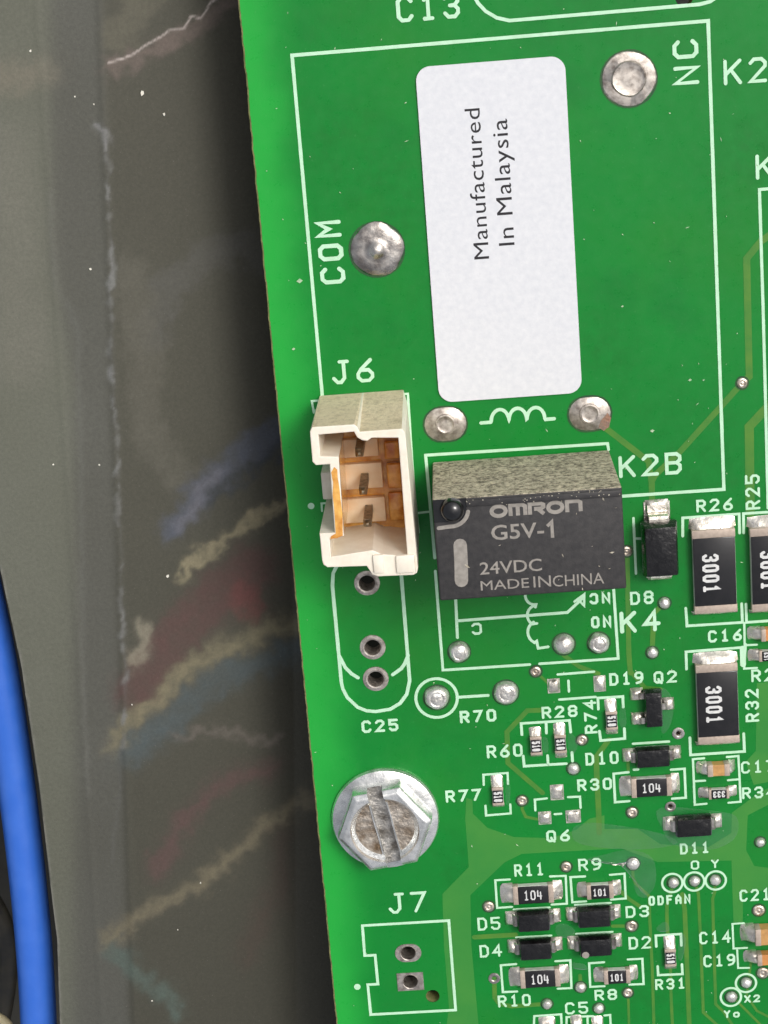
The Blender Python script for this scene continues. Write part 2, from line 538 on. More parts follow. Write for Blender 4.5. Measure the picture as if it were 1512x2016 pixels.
for pts, w in [
    ([(1190, 841), (1277, 908), (1283, 950), (1284, 992)], 12), ([(1452, 764), (1338, 890), (1290, 935), (1283, 948)], 12),
    ([(1461, 754), (1475, 741), (1470, 509), (1498, 475), (1530, 452)], 14), ([(1520, 792), (1475, 840), (1476, 934), (1477, 1010)], 18),
    ([(1234, 1088), (1236, 1160), (1238, 1287), (1241, 1325)], 10), ([(1308, 1187), (1287, 1207), (1284, 1284)], 10),
    ([(1066, 1398), (1038, 1399), (998, 1441), (1000, 1502), (1068, 1561)], 10), ([(1199, 1456), (1174, 1490), (1175, 1530), (1178, 1585), (1180, 1640)], 11),
    ([(1028, 1577), (1028, 1593), (1035, 1608), (1060, 1613)], 6), ([(1246, 1701), (1246, 1727), (1252, 1740), (1278, 1764), (1279, 1806), (1284, 1905), (1288, 2040)], 6),
    ([(1326, 1738), (1313, 1782), (1313, 1805), (1315, 1850)], 7), ([(1320, 1908), (1321, 1960), (1325, 2040)], 6),
    ([(1343, 1760), (1348, 1790), (1351, 1864), (1358, 2040)], 9), ([(1368, 1736), (1375, 1760), (1380, 1864), (1384.5, 1993), (1420, 2025)], 6),
    ([(1408, 1733), (1407, 1757), (1403, 1769), (1405, 1850), (1409, 1977), (1425, 1992), (1450, 2030)], 6), ([(1236, 1955), (1237, 1970), (1239, 2040)], 5),
    ([(1222, 1755), (1237, 1769), (1262, 1786)], 8), ([(973, 1926), (974, 1964), (983, 1976), (1008, 1981), (1077, 1976)], 9), ([(1143, 1943), (1142, 1920)], 7),
    ([(934, 1845), (1015, 1840)], 10), ([(1054, 1322), (1075, 1341), (1086, 1350)], 6), ([(1110, 1290), (1140, 1312), (1178, 1326)], 9),
    ([(1206, 1823), (1243, 1823)], 7), ([(1269, 1354), (1300, 1357)], 9), ([(1236, 1490), (1237, 1520)], 6), ([(1240, 1320), (1268, 1352)], 9),
    ([(1480, 1880), (1470, 1960), (1490, 1990), (1530, 2010)], 5), ([(1450, 1970), (1500, 2020)], 5)]:
    trace(pts, w)
for poly in [
    [(918, 1571), (930, 1574), (931, 1602), (960, 1630), (1012, 1648), (1085, 1650), (1134, 1634), (1160, 1612), (1190, 1605), (1190, 1632), (1255, 1632), (1300, 1662), (1395, 1668), (1440, 1640), (1441, 1600), (1495, 1560),
     (1560, 1530), (1560, 1560), (1472, 1605), (1469, 1674), (1485, 1705), (1560, 1715), (1560, 1742), (1463, 1760), (1462, 1817), (1444, 1817), (1440, 1694), (1295, 1697), (1271, 1688), (1223, 1670), (1152, 1674), (1027, 1681), (993, 1698), (926, 1762), (928, 1860), (944, 2040), (876, 2040), (884, 1984), (874, 1860), (871, 1760), (923, 1707), (916, 1612)],
    [(1490, 1345), (1560, 1338), (1560, 1530), (1484, 1545), (1468, 1500), (1488, 1478)]]:
    b = MB()
    prism(b, [spot(*p) for p in poly], [], 0.0005, 0.008, bottom=False)
    b.build('copper_pour', POUR, board)

# --- printed outlines (white ink)
ZI = 0.030
def outline_print(lines, wpx=5, name='printed_outline'):
    for i, (pts, cl) in enumerate(lines):
        b = MB()
        m = pts[len(pts) // 2]
        w = abs(spot(m[0] + wpx, m[1])[0] - spot(*m)[0])
        q = [spot(*p) for p in pts]
        r = []
        for j in range(len(q) if cl else len(q) - 1):
            a, c = q[j], q[(j + 1) % len(q)]
            L = math.hypot(c[0] - a[0], c[1] - a[1])
            n = max(1, int(L / 0.7))
            r += [(a[0] + (c[0] - a[0]) * t / n, a[1] + (c[1] - a[1]) * t / n) for t in range(n)]
        if not cl:
            r.append(q[-1])
        ribbon(b, r, w, ZI + 0.0007 * i, closed=cl, ragged=0.05)
        b.build(name, INK, board)

def arc_px(cx, cy, r, a0, a1, n=20, ry=None):
    return [(cx + r * math.cos(R(a0 + (a1 - a0) * i / n)), cy + (ry or r) * math.sin(R(a0 + (a1 - a0) * i / n))) for i in range(n + 1)]

def ring_px(cx, cy, r):
    X, Y = spot(cx, cy)
    rr = abs(spot(cx + r, cy)[0] - X)
    return X, Y, rr

OP = lambda *l, w=5: outline_print([(p, False) for p in l], w)
OP([(926, -20), (933, -8), (941, 6), (956, 22), (978, 35), (1003, 40.5), (1377, 8.5), (1398, 3), (1420, -12)], w=7)
OP([(637, 806), (575, 109), (1394, 41), (1425, 963), (1190, 979)], w=7)
OP([(618, 812), (614, 789.5), (803, 775), (815, 960), (824.5, 1048)], [(620, 808), (640, 806.5)], [(819, 1010), (848, 1007)], w=4.5)
OP([(634, 1006), (633, 991), (655, 989)], [(641, 1002), (656, 1001)], w=4)
OP([(856, 1098), (838, 896), (1196, 873), (1198, 885)], w=6)
OP([(857, 1124), (872, 1319), (1043, 1308)], [(1062, 1306.5), (1217, 1296), (1208, 1160)], w=5.5)
OP([(897, 1178), (900.5, 1255)], [(900, 1222), (1117, 1205.5), (1146, 1178)], w=6)
OP([(1131, 1184), (1150, 1170), (1150, 1192), (1141, 1183), (1150, 1172)], w=5)
OP(arc_px(1052, 1172, 18, 190, 80, 8) + [(1054, 1195)], arc_px(1058, 1211, 20, 245, 120, 8) + [(1057, 1227)], arc_px(1062, 1244, 23, 240, 115, 8) + [(1056.5, 1262), (1059.5, 1276), (1079, 1273)], w=5.5)
OP([(947, 832.5), (966, 831)] + arc_px(984.5, 829, 17.5, 180, 355, 12, 23) + arc_px(1019.5, 826.5, 17.5, 180, 355, 12, 23) + arc_px(1055, 824, 17.5, 180, 358, 12, 22) + [(1074, 825.5), (1091, 824)], w=7)
OP([(664, 1112), (656, 1128), (654.5, 1153), (672, 1343), (675, 1356), (684, 1373), (704, 1392), (722, 1399), (740, 1400.5), (768, 1396), (788, 1384), (801, 1366), (806.5, 1340), (790, 1130), (788, 1110)],
   [(667.5, 1290), (680, 1314), (692, 1326), (705, 1334)], [(803.5, 1290), (797, 1306), (790, 1316), (773, 1328)], w=7)
def ring_print(cx, cy, r, w, extra=None):
    X, Y, rr = ring_px(cx, cy, r)
    ww = abs(spot(cx + w, cy)[0] - X)
    b = MB()
    ribbon(b, circle(X, Y, rr, 36), ww, ZI, closed=True, ragged=0.04)
    if extra:
        ribbon(b, [spot(*p) for p in extra], ww, ZI + 0.002)
    b.build('printed_ring', INK, board)
ring_print(859.5, 1374, 41, 6, [(900, 1372.5), (961, 1368.6)])
for c in ((1323.5, 1738), (1366.5, 1735), (1409, 1733), (1468.5, 1935), (1438.8, 1962.4)):
    ring_print(c[0], c[1], 20, 4.5)
outline_print([([(713.5, 1822), (883.5, 1812), (897, 1988), (730, 1997), (724, 1938), (744, 1937), (738.5, 1880), (718, 1881)], True)], 5.5)
for c in ((612.5, 996), (703.5, 1942.5)):
    X, Y, rr = ring_px(c[0], c[1], 6.6)
    b = MB()
    b.add([(x, y, ZI) for x, y in circle(X, Y, rr, 16)], [tuple(range(16))])
    b.build('printed_dot', INK, board)
OP([(1247, 1020), (1252, 1129)], [(1250, 1060), (1264, 1060)], w=5)
OP([(1344, 1055), (1344, 1019.5), (1455, 1011.5), (1456, 1049)], [(1350, 1197), (1352.5, 1232), (1461.5, 1225), (1460, 1188)], w=5.5)
OP([(1464, 1049), (1463.5, 1011), (1540, 1006)], [(1468.5, 1189), (1469.5, 1225), (1540, 1220)], w=5.5)
OP([(1465, 1226), (1466, 1270), (1490, 1269)], [(1468, 1268), (1465, 1316), (1490, 1314.5)], w=4.5)
OP([(1462, 1276), (1463, 1308)], w=11)
OP([(1351.5, 1317), (1350.5, 1283), (1459, 1274.5), (1460, 1309)], [(1358, 1452), (1359.5, 1486), (1465.5, 1479), (1464, 1444)], w=5.5)
OP([(1386, 1492.4), (1364, 1494.4), (1366, 1537.7), (1388, 1536.5)], [(1431, 1490), (1453.5, 1488), (1456, 1533.7), (1433, 1535.7)], w=4.5)
OP([(1366, 1540), (1367.7, 1584), (1390.6, 1582)], [(1456, 1536), (1458, 1578), (1434, 1580)], w=4.5)
OP([(1246, 1464), (1317, 1459.5)], [(1248, 1515), (1256, 1514.5)], w=5)
OP([(1237, 1520), (1208, 1523), (1211, 1579), (1239, 1576.7)], [(1321, 1515), (1347.5, 1513), (1350, 1570), (1323, 1572)], w=5)
OP([(1098, 1327.6), (1169.5, 1322)], [(1119, 1340), (1120, 1361)], [(1101, 1377), (1172.5, 1371.7)], w=5)
OP([(1178, 1396), (1177, 1374), (1226, 1371), (1227, 1392)], [(1180, 1439), (1182.6, 1457.6), (1230, 1453.6), (1229, 1434)], w=5.5)
OP([(1027.5, 1446), (1026, 1424), (1121, 1418), (1123.5, 1441)], [(1075, 1422), (1075.7, 1443)], [(1030, 1488), (1032, 1508), (1115, 1503)], [(1078, 1487), (1079, 1505)], [(1126, 1481), (1127, 1498)], w=5.5)
OP([(952.4, 1545), (951.7, 1525), (999.3, 1521.4), (1000, 1543)], [(955.7, 1586), (957, 1605), (1005.5, 1601), (1004.5, 1583)], w=4.5)
OP([(1054, 1595), (1053, 1574), (1076.5, 1571.4)], [(1118, 1569), (1141.7, 1568), (1143, 1590)], [(1092, 1602.5), (1105, 1601.7)], w=4.5)
OP([(1003.5, 1731), (975, 1732.7), (978.7, 1787), (1008, 1785)], [(1083, 1725), (1113.6, 1724), (1116, 1778.6), (1086, 1780.5)], w=4.5)
OP([(1151.7, 1725), (1123, 1726.5), (1126.7, 1776), (1154, 1774)], [(1200.8, 1722), (1229.4, 1719.5), (1231.8, 1768.3), (1203, 1770.7)], w=4.5)
OP([(1011, 1790), (1082, 1786)], w=4)
OP([(1016, 1845), (1085.5, 1841.3)], w=4)
OP([(1131.6, 1781.3), (1202.5, 1777)], w=4)
OP([(1134, 1838), (1206, 1834)], w=4)
OP([(1016, 1897.6), (986, 1900), (990, 1952.7), (1018, 1951.5)], [(1093.4, 1892), (1122.7, 1890), (1125, 1944.8), (1098, 1946)], w=4.5)
OP([(1189, 1894), (1159.8, 1896), (1162, 1942.5), (1190, 1941)], [(1235.8, 1888.6), (1264.5, 1887), (1267, 1936.8), (1239, 1938)], w=4.5)
OP([(1292, 1863), (1291, 1841.5), (1340.4, 1838.4), (1341.4, 1861)], [(1294.7, 1902), (1295.7, 1919.4), (1343.5, 1917.3), (1342.4, 1898)], w=5)
OP([(1464.4, 1817), (1442, 1818.5), (1444, 1867), (1470.6, 1865.6)], [(1451, 1867), (1453, 1905.4), (1474.7, 1905)], w=4)
OP([(1050.5, 2030), (1051.8, 2000), (1104.7, 1996.5), (1106, 2030)], [(1115, 2030), (1115.5, 2002), (1167.6, 2000)], [(1156.4, 2000), (1157.5, 2030)], [(1190, 1998.8), (1201, 1997.6), (1203, 2030)], w=4.5)
OP([(1560, 368), (1495, 373), (1502, 600), (1507, 790), (1512, 1000)], w=6)

# --- printed lettering
LET = [  # characters, baseline start px, far top corner px, direction, stroke px
 ('C13', (782, 45), (903, -17), 0, 7.5), ('K2', (1425, 168), (1509, 111), 0, 7), ('K1', (1488, 354), (1572, 298), 0, 7), ('NC', (1377, 165), (1323, 80), 90, 8),
 ('COM', (681, 557), (621, 436), 90, 8), ('J6', (655, 757), (734, 704), 0, 7), ('K2B', (1219, 941), (1341, 889), 0, 7), ('R26', (1371, 1009), (1442, 979), 0, 5),
 ('R25', (1497, 1002), (1466, 935), 90, 5), ('D8', (1241, 1191), (1286, 1162), 0, 5), ('K4', (1221, 1247), (1298, 1199), 0, 8), ('C16', (1394, 1265), (1460, 1237), 0, 5),
 ('D19', (1200, 1350), (1266, 1321), 0, 5), ('Q2', (1287, 1346), (1332, 1319), 0, 5), ('R2', (1479, 1343), (1524, 1315), 0, 5), ('R32', (1495, 1420), (1466, 1357), 90, 5),
 ('R74', (1177, 1443), (1148, 1379), 90, 5), ('R28', (1067, 1415), (1136, 1387), 0, 5), ('R60', (959, 1493), (1028, 1463), 0, 5), ('D10', (1153, 1507), (1217, 1478), 0, 5),
 ('R30', (1137, 1558), (1204, 1530), 0, 5), ('R77', (878, 1580), (946, 1552), 0, 5), ('Q6', (1076, 1658), (1121, 1632), 0, 5), ('R11', (1013, 1726), (1070, 1698), 0, 4.5),
 ('R9', (1139, 1715), (1183, 1688), 0, 4.5), ('D5', (941, 1832), (984, 1804), 0, 4.5), ('D4', (945, 1885), (987, 1858), 0, 4.5), ('R10', (981, 1983), (1044, 1956), 0, 4.5),
 ('R8', (1171, 1970), (1214, 1946), 0, 4.5), ('C5', (1113, 1997), (1157, 1971), 0, 4.5), ('D3', (1232, 1807), (1277, 1781), 0, 4.5), ('D2', (1238, 1869), (1281, 1842), 0, 4.5),
 ('ODFAN', (1277, 1783), (1359, 1759), 0, 4.5), ('O', (1360, 1712), (1376, 1693), 0, 4), ('Y', (1400, 1709), (1415, 1691), 0, 4), ('D11', (1339, 1682), (1396, 1657), 0, 4.5),
 ('C21', (1456, 1775), (1516, 1748), 0, 4.5), ('C14', (1377, 1859), (1438, 1831), 0, 4.5), ('C19', (1385, 1904), (1447, 1877), 0, 4.5), ('R31', (1290, 1949), (1349, 1924), 0, 4.5),
 ('X2', (1465, 1974), (1496, 1957), 0, 4), ('Yo', (1425, 2004), (1456, 1987), 0, 4), ('C25', (713, 1443), (783, 1414), 0, 5.5), ('R70', (906, 1424), (976, 1395), 0, 5.5),
 ('J7', (766, 1799), (838, 1754), 0, 6), ('C17', (1459, 1523), (1525, 1495), 0, 4.5), ('R34', (1461, 1573), (1526, 1546), 0, 4.5),
 ('NC', (1201, 1165), (1161, 1190), 180, 5.5), ('NO', (1203, 1211), (1164, 1237), 180, 5.5), ('C', (948, 1225), (929, 1250), 180, 5)]
for s, a, b_, rot, wpx in LET:
    A, Bq = spot(*a), spot(*b_)
    dx, dy = Bq[0] - A[0], Bq[1] - A[1]
    L, H = {0: (dx, dy), 90: (dy, -dx), 180: (-dx, -dy)}[rot]
    w = abs(spot(a[0] + wpx, a[1])[0] - A[0])
    b = MB()
    stroke_text(b, list(s), A[0], A[1], L, H, rot, w, ZI + 0.008, gap=0.38 if len(s) > 1 else 0)
    o = b.build('printed_lettering', INK, board)
    o['label'] = 'white lettering ' + s + (' printed upside down' if rot == 180 else '')

# --- pads, plated holes, vias
def pxr(px, p):
    return abs(spot(p[0] + px, p[1])[0] - spot(*p)[0])

def round_pad(p, rpx, prof, mat, name='solder_pad', n=28, wob=0.05):
    r = pxr(rpx, p)
    b = MB()
    lathe(b, [(a * r, z) for a, z in prof], n, mi=0, wob=wob, seed=random.random() * 40)
    X, Y = spot(*p)
    g_ = MB()                                   # the mask stops short of the pad
    ribbon(g_, circle(X, Y, r + 0.045, n), 0.13, 0.018, closed=True, ragged=0.25)
    g_.build('mask_opening', GAP, board)
    return b.build(name, mat, board, smooth=True, angle=50, loc=(X, Y, 0))

DOME = [(1, 0.0), (0.98, 0.06), (0.9, 0.20), (0.72, 0.38), (0.5, 0.50), (0.25, 0.56), (0.001, 0.58)]
COLLAR = [(1, 0.0), (0.985, 0.05), (0.95, 0.07), (0.66, 0.085), (0.63, 0.16), (0.60, 0.22), (0.55, 0.20), (0.48, 0.16), (0.25, 0.17), (0.001, 0.18)]
CRATER = [(1, 0.0), (0.985, 0.05), (0.9, 0.14), (0.7, 0.21), (0.5, 0.22), (0.36, 0.24), (0.27, 0.34), (0.18, 0.52), (0.08, 0.58), (0.001, 0.58)]
KNOB = [(1, 0.0), (1.0, 0.08), (0.93, 0.30), (0.75, 0.48), (0.6, 0.52), (0.5, 0.47), (0.3, 0.55), (0.001, 0.52)]
VIAD = [(1, 0.0), (0.97, 0.06), (0.85, 0.10), (0.62, 0.12), (0.5, 0.07), (0.32, 0.05), (0.001, 0.12)]
BEAD = [(1, 0.0), (0.99, 0.08), (0.9, 0.20), (0.7, 0.30), (0.4, 0.36), (0.001, 0.37)]
round_pad((1238, 155), 54, COLLAR, TINBROWN)
round_pad((742, 491), 53, CRATER, TIN, wob=0.08)
for p, m in (((877, 835), TINBROWN), ((1161, 814.5), TINBROWN)):
    X, Y = spot(*p)
    r = pxr(42, p)
    b = MB()
    so = stadium(0, 0, 2 * r, 1.64 * r)
    g_ = MB()
    ribbon(g_, [(X + x * 1.03, Y + y * 1.035) for x, y in stadium(0, 0, 2 * r, 1.64 * r)], 0.13, 0.018, closed=True, ragged=0.25)
    g_.build('mask_opening', GAP, board)
    si = [(x * 0.95, y * 0.94) for x, y in so]
    n = len(so)
    b.add([(x, y, 0) for x, y in so] + [(x, y, 0.06) for x, y in si], [(i, (i + 1) % n, n + (i + 1) % n, n + i) for i in range(n)] + [tuple(range(n, 2 * n))])
    lathe(b, [(0.50 * r, 0.062), (0.48 * r, 0.13), (0.40 * r, 0.15), (0.36 * r, 0.11), (0.2 * r, 0.13), (0.001, 0.12)], 20)
    b.build('solder_pad', m, board, smooth=True, angle=40, loc=(X, Y, 0))
b = MB()
b.add([(x, y, 0.064) for x, y in [spot(*q) for q in ((1183, 828), (1196, 812), (1203, 822), (1199, 840), (1188, 848), (1178, 840))]], [tuple(range(5, -1, -1))])
b.build('copper_patch', COPPERED, board)
for p in C25H:
    r = pxr(26, p)
    b = MB()
    lathe(b, [(r, 0.0), (r * 0.97, 0.06), (r * 0.74, 0.08), (0.70, 0.10), (0.60, 0.08), (0.55, 0.0), (0.55, -1.55)], 28)
    b.build('plated_hole', TINBROWN, board, smooth=True, angle=40, loc=(*spot(*p), 0))
for p, sq in zip(J7H, (False, True)):
    X, Y = spot(*p)
    w, h = pxr(52, p), pxr(52, p) * 0.75
    so = [(-w / 2, -h / 2), (w / 2, -h / 2), (w / 2, h / 2), (-w / 2, h / 2)] if sq else stadium(0, 0, w, h)
    b = MB()
    prism(b, so, [circle(0, 0, 0.60, 24)], 0.0, 0.06, bottom=False)
    lathe(b, [(0.62, 0.061), (0.60, 0.09), (0.55, 0.05), (0.54, -1.55)], 24)
    b.build('plated_hole', TINBROWN, board, loc=(X, Y, 0))
for p in ((859.7, 1373), (996, 1363)):
    round_pad(p, 24.5, KNOB, SOLDER, wob=0.12)
for p in ((904, 1283), (1178.6, 1265)):
    round_pad(p, 21, KNOB, SOLDER, wob=0.12)
round_pad((1110, 1268), 21.5, DOME, SOLDER, wob=0.04)
for p, r in (((1461, 754), 11), ((1054.7, 1321.5), 11), ((1146, 1456.6), 10.5), ((1028, 1576), 10.5), ((1244.4, 1599), 11), ((1114.8, 1706), 10.5), ((962.4, 1784.5), 11), ((1243.7, 1823), 11.5),
             ((1236, 1954), 10), ((1494, 1792), 12), ((1502, 1915), 12), ((1233.6, 1085), 11)):
    round_pad(p, r, VIAD, VIAM, 'via', 18, 0.10)
for p, r in (((1308, 1187), 11.5), ((1284, 1284.5), 11.5), ((1129, 1513), 12), ((1246, 1700), 12.5), ((1143, 1943), 11), ((1077, 1976), 10.5), ((1179, 1984.5), 10.5), ((1325.5, 1737), 11), ((1367.5, 1734), 11), ((1408, 1732), 11),
             ((1469, 1934), 11), ((1440, 1962), 11.5), ((1496.5, 1657.5), 10)):
    round_pad(p, r, BEAD, SOLDER, 'via', 18, 0.12)
for p, rp in zip(OPENV, (12.5, 11, 12)):
    r = pxr(rp, p)
    b = MB()
    lathe(b, [(r, 0), (r * 0.97, 0.06), (r * 0.7, 0.09), (0.20, 0.07), (0.16, 0.0), (0.16, -1.5)], 18, wob=0.06, seed=rp)
    b.build('via', TIN, board, smooth=True, angle=50, loc=(*spot(*p), 0))

def pillow(b, w, h, z, n=8, x0=0, y0=0, seed=0, tilt=0.0, sharp=2.6):
    """a low cushion of solder"""
    vs, fs = [], []
    for j in range(n + 1):
        for i in range(n + 1):
            u, v = i / n * 2 - 1, j / n * 2 - 1
            d = max(0, 1 - abs(u) ** sharp) ** 0.5 * max(0, 1 - abs(v) ** sharp) ** 0.5
            k = 1 + 0.35 * mnoise.noise((u * 1.6 + seed, v * 1.6, seed))
            e = 1 - 0.05 * abs(u * v)
            vs.append((x0 + u * w / 2 * e, y0 + v * h / 2 * e, max(0.0, z * d * k * (1 + tilt * v))))
    for j in range(n):
        for i in range(n):
            a = j * (n + 1) + i
            fs.append((a, a + 1, a + n + 2, a + n + 1))
    b.add(vs, fs)
for p, w, h in (((1090, 1350), 25, 29), ((1180.6, 1345.5), 24, 32), ((1096.5, 1559.5), 27, 31), ((1072.6, 1610), 26, 26), ((1128.6, 1607), 30, 26)):
    b = MB()
    ww, hh = pxr(w, p), pxr(h, p) * 1.07
    bevel_box(b, -ww / 2, ww / 2, -hh / 2, hh / 2, 0, 0.05, 0.02, 1)
    pillow(b, ww * 0.97, hh * 0.97, 0.26, seed=random.random() * 30)
    b.build('solder_pad', FILLET, board, smooth=True, angle=40, loc=(*spot(*p), 0))

# --- clear conformal varnish that has pooled on the board
vt = NT('clear_varnish')
vt.n.remove(vt.b)
tr = vt.node('ShaderNodeBsdfTransparent'); tr.inputs['Color'].default_value = (1, 1, 1, 1)
gl = vt.node('ShaderNodeBsdfGlossy'); gl.inputs['Roughness'].default_value = 0.12
fr = vt.node('ShaderNodeFresnel'); fr.inputs['IOR'].default_value = 1.7
ms = vt.node('ShaderNodeMixShader')
vt.link(fr.outputs[0], ms.inputs[0]); vt.link(tr.outputs[0], ms.inputs[1]); vt.link(gl.outputs[0], ms.inputs[2])
df = vt.node('ShaderNodeBsdfDiffuse'); df.inputs['Color'].default_value = lin(140, 205, 160)
m3 = vt.node('ShaderNodeMixShader')             # a little pale diffuse mixed in, standing in for reflected sky
cl = vt.node('ShaderNodeMapRange'); vt.link(vt.noise(vt.coord(False), 0.8, 3, 0.6, 0.3, 0.7), cl.inputs[0]); cl.inputs[3].default_value = 0.0; cl.inputs[4].default_value = 0.08
vt.link(cl.outputs[0], m3.inputs[0]); vt.link(ms.outputs[0], m3.inputs[1]); vt.link(df.outputs[0], m3.inputs[2])
vt.link(m3.outputs[0], vt.n['Material Output'].inputs['Surface'])
VARNISH = vt.m
def puddle(poly, h=0.10):
    h *= 0.10
    pts = [Vector(spot(*p)) for p in poly]
    n = len(pts)
    sm = []
    for i in range(n):                          # closed Catmull-Rom outline
        p0, p1, p2, p3 = (pts[(i + k) % n] for k in (-1, 0, 1, 2))
        for k in range(5):
            u = k / 5
            sm.append(0.5 * ((2 * p1) + (p2 - p0) * u + (2 * p0 - 5 * p1 + 4 * p2 - p3) * u * u + (3 * p1 - p0 - 3 * p2 + p3) * u ** 3))
    c = sum(sm, Vector((0, 0))) / len(sm)
    b = MB()
    m = len(sm)
    vs, fs = [], []
    for f, z in ((1.0, 0.041), (0.93, 0.041 + h * 0.5), (0.78, 0.041 + h * 0.9), (0.4, 0.041 + h * 1.1)):
        vs += [(c.x + (p.x - c.x) * f, c.y + (p.y - c.y) * f, z) for p in sm]
    for k in range(3):
        fs += [(k * m + i, k * m + (i + 1) % m, (k + 1) * m + (i + 1) % m, (k + 1) * m + i) for i in range(m)]
    fs.append(tuple(range(3 * m, 4 * m)))
    b.add(vs, fs)
    b.build('varnish_puddle', VARNISH, board, smooth=True)
puddle([(1118, 1445), (1130, 1448), (1137, 1465), (1131, 1482), (1120, 1480)])
puddle([(1068, 1452), (1078, 1455), (1079, 1478), (1070, 1480)])
puddle([(1222, 1388), (1231, 1396), (1233, 1424), (1226, 1434), (1219, 1420)])
puddle([(996, 1540), (1004, 1545), (1003, 1578), (996, 1582)])
puddle([(1130, 1628), (1180, 1620), (1300, 1640), (1330, 1662), (1240, 1672), (1140, 1660)], 0.16)
puddle([(1155, 1692), (1190, 1682), (1240, 1672), (1285, 1690), (1290, 1740), (1270, 1762), (1246, 1730), (1215, 1700)], 0.16)
puddle([(1300, 1590), (1420, 1598), (1452, 1612), (1446, 1650), (1400, 1672), (1330, 1664), (1304, 1632)], 0.14)
puddle([(1300, 1360), (1318, 1364), (1326, 1395), (1318, 1430), (1302, 1440)], 0.10)
puddle([(1292, 1826), (1310, 1814), (1318, 1830), (1300, 1834)], 0.08)
puddle([(1095, 1822), (1112, 1818), (1132, 1832), (1118, 1846), (1096, 1840)], 0.10)
puddle([(1128, 1895), (1150, 1898), (1155, 1908), (1130, 1906)], 0.08)
puddle([(1246, 1730), (1262, 1745), (1275, 1765), (1255, 1762)], 0.08)
puddle([(1340, 1838), (1350, 1850), (1342, 1890), (1334, 1880)], 0.08)

# ------------------------------------------------------------------ small parts soldered to the board
def fillet(b, x_in, x_out, w, h, seed, z0=0.0):
    """solder sloping from a part's end (x_in, height h) down to its pad (x_out)"""
    n, m = 7, 8
    vs, fs = [], []
    for i in range(n + 1):
        u = i / n
        for j in range(m + 1):
            v = j / m * 2 - 1
            prof = (1 - u) ** 1.3 * 0.85 + 0.22 * math.sin(math.pi * min(1, u * 1.05)) * 1.0
            side = max(0.0, 1 - abs(v) ** 4) ** 0.5
            k = 1 + 0.28 * mnoise.noise((u * 2 + seed, v * 1.7, seed * 0.7))
            z = h * max(0.06, prof) * k * (0.25 + 0.75 * side) if 0 < j < m else 0
            if i == n:
                z = 0
            vs.append((x_in + (x_out - x_in) * u * (1 - 0.10 * v * v), w / 2 * v * (1.04 - 0.06 * u), z0 + max(0, z)))
    for i in range(n):
        for j in range(m):
            a = i * (m + 1) + j
            q = (a, a + m + 1, a + m + 2, a + 1)
            fs.append(q if x_out > x_in else q[::-1])
    b.add(vs, fs)

def chip(name, label, cat, p, L, Wd, H, rot, code=None, f1=0.45, f2=0.45, cap=0.35, body=CERAMIC, glaze=True, code_rot=0, code_size=(0.6, 0.5), code_w=0.1, group=None, code_off=(0, 0)):
    """a chip resistor or capacitor lying along local X"""
    X, Y = spot(p[0], p[1], H)
    t = thing(name, label, cat, (X, Y, 0.03), rot, group)
    sd = random.random() * 60
    b = MB()
    bevel_box(b, -L / 2 + 0.03, L / 2 - 0.03, -Wd / 2 + 0.03, Wd / 2 - 0.03, 0.02, H, 0.03, 1)
    b.build('ceramic_body', body, t, smooth=True, angle=30)
    for s in (-1, 1):
        b = MB()
        x0, x1 = sorted((s * L / 2, s * (L / 2 - cap)))
        bevel_box(b, x0, x1, -Wd / 2, Wd / 2, 0.0, H + 0.02, 0.05, 2)
        b.build('end_cap', ENDCAP, t, smooth=True, angle=40)
        b = MB()
        fillet(b, s * (L / 2 - 0.01), s * (L / 2 + (f2 if s > 0 else f1)), Wd * 1.06, H * 0.95, sd + s, -0.03)
        b.build('solder_fillet', FILLET, t, smooth=True)
    g = t
    if glaze:
        b = MB()
        bevel_box(b, -L / 2 + cap - 0.04, L / 2 - cap + 0.04, -Wd / 2 + 0.05, Wd / 2 - 0.05, H - 0.01, H + 0.05, 0.045, 2)
        g = b.build('glaze', GLAZE, t, smooth=True, angle=60)
    if code:
        b = MB()
        cw, chh = code_size
        c, s_ = math.cos(R(code_rot)), math.sin(R(code_rot))
        x0 = -cw / 2 * c + chh / 2 * s_ + code_off[0]
        y0 = -cw / 2 * s_ - chh / 2 * c + code_off[1]
        stroke_text(b, code, x0, y0, cw, chh, code_rot, code_w, H + 0.056, gap=0.30)
        b.build('printed_code', CODE, g)
    return t

GR = 'chip resistors soldered to the board'
C3001 = ['f3', '0', '0', '1']
C104 = ['1', '0', '4o']
C101 = ['1', '0', '1']
chip('chip_resistor', 'large black chip resistor coded 3001 just under the printed R26', 'resistor', (1407, 1125), 6.15, 3.02, 0.62, 90, C3001, 0.30, 0.85, 0.62, code_rot=180, code_size=(2.85, 1.16), code_w=0.21, group=GR, code_off=(-0.1, 0.28))
chip('chip_resistor', 'large black chip resistor coded 3001 beside the printed R32', 'resistor', (1413, 1386), 6.1, 2.98, 0.62, 90, C3001, 0.35, 0.75, 0.62, code_rot=180, code_size=(2.85, 1.16), code_w=0.21, group=GR, code_off=(-0.0, 0.28))
chip('chip_resistor', 'large black chip resistor cut off by the photo edge below the printed R25', 'resistor', (1521, 1121), 6.15, 3.02, 0.62, 90, C3001, 0.30, 0.75, 0.62, code_rot=180, code_size=(2.85, 1.16), code_w=0.21, group=GR, code_off=(0, 0.28))
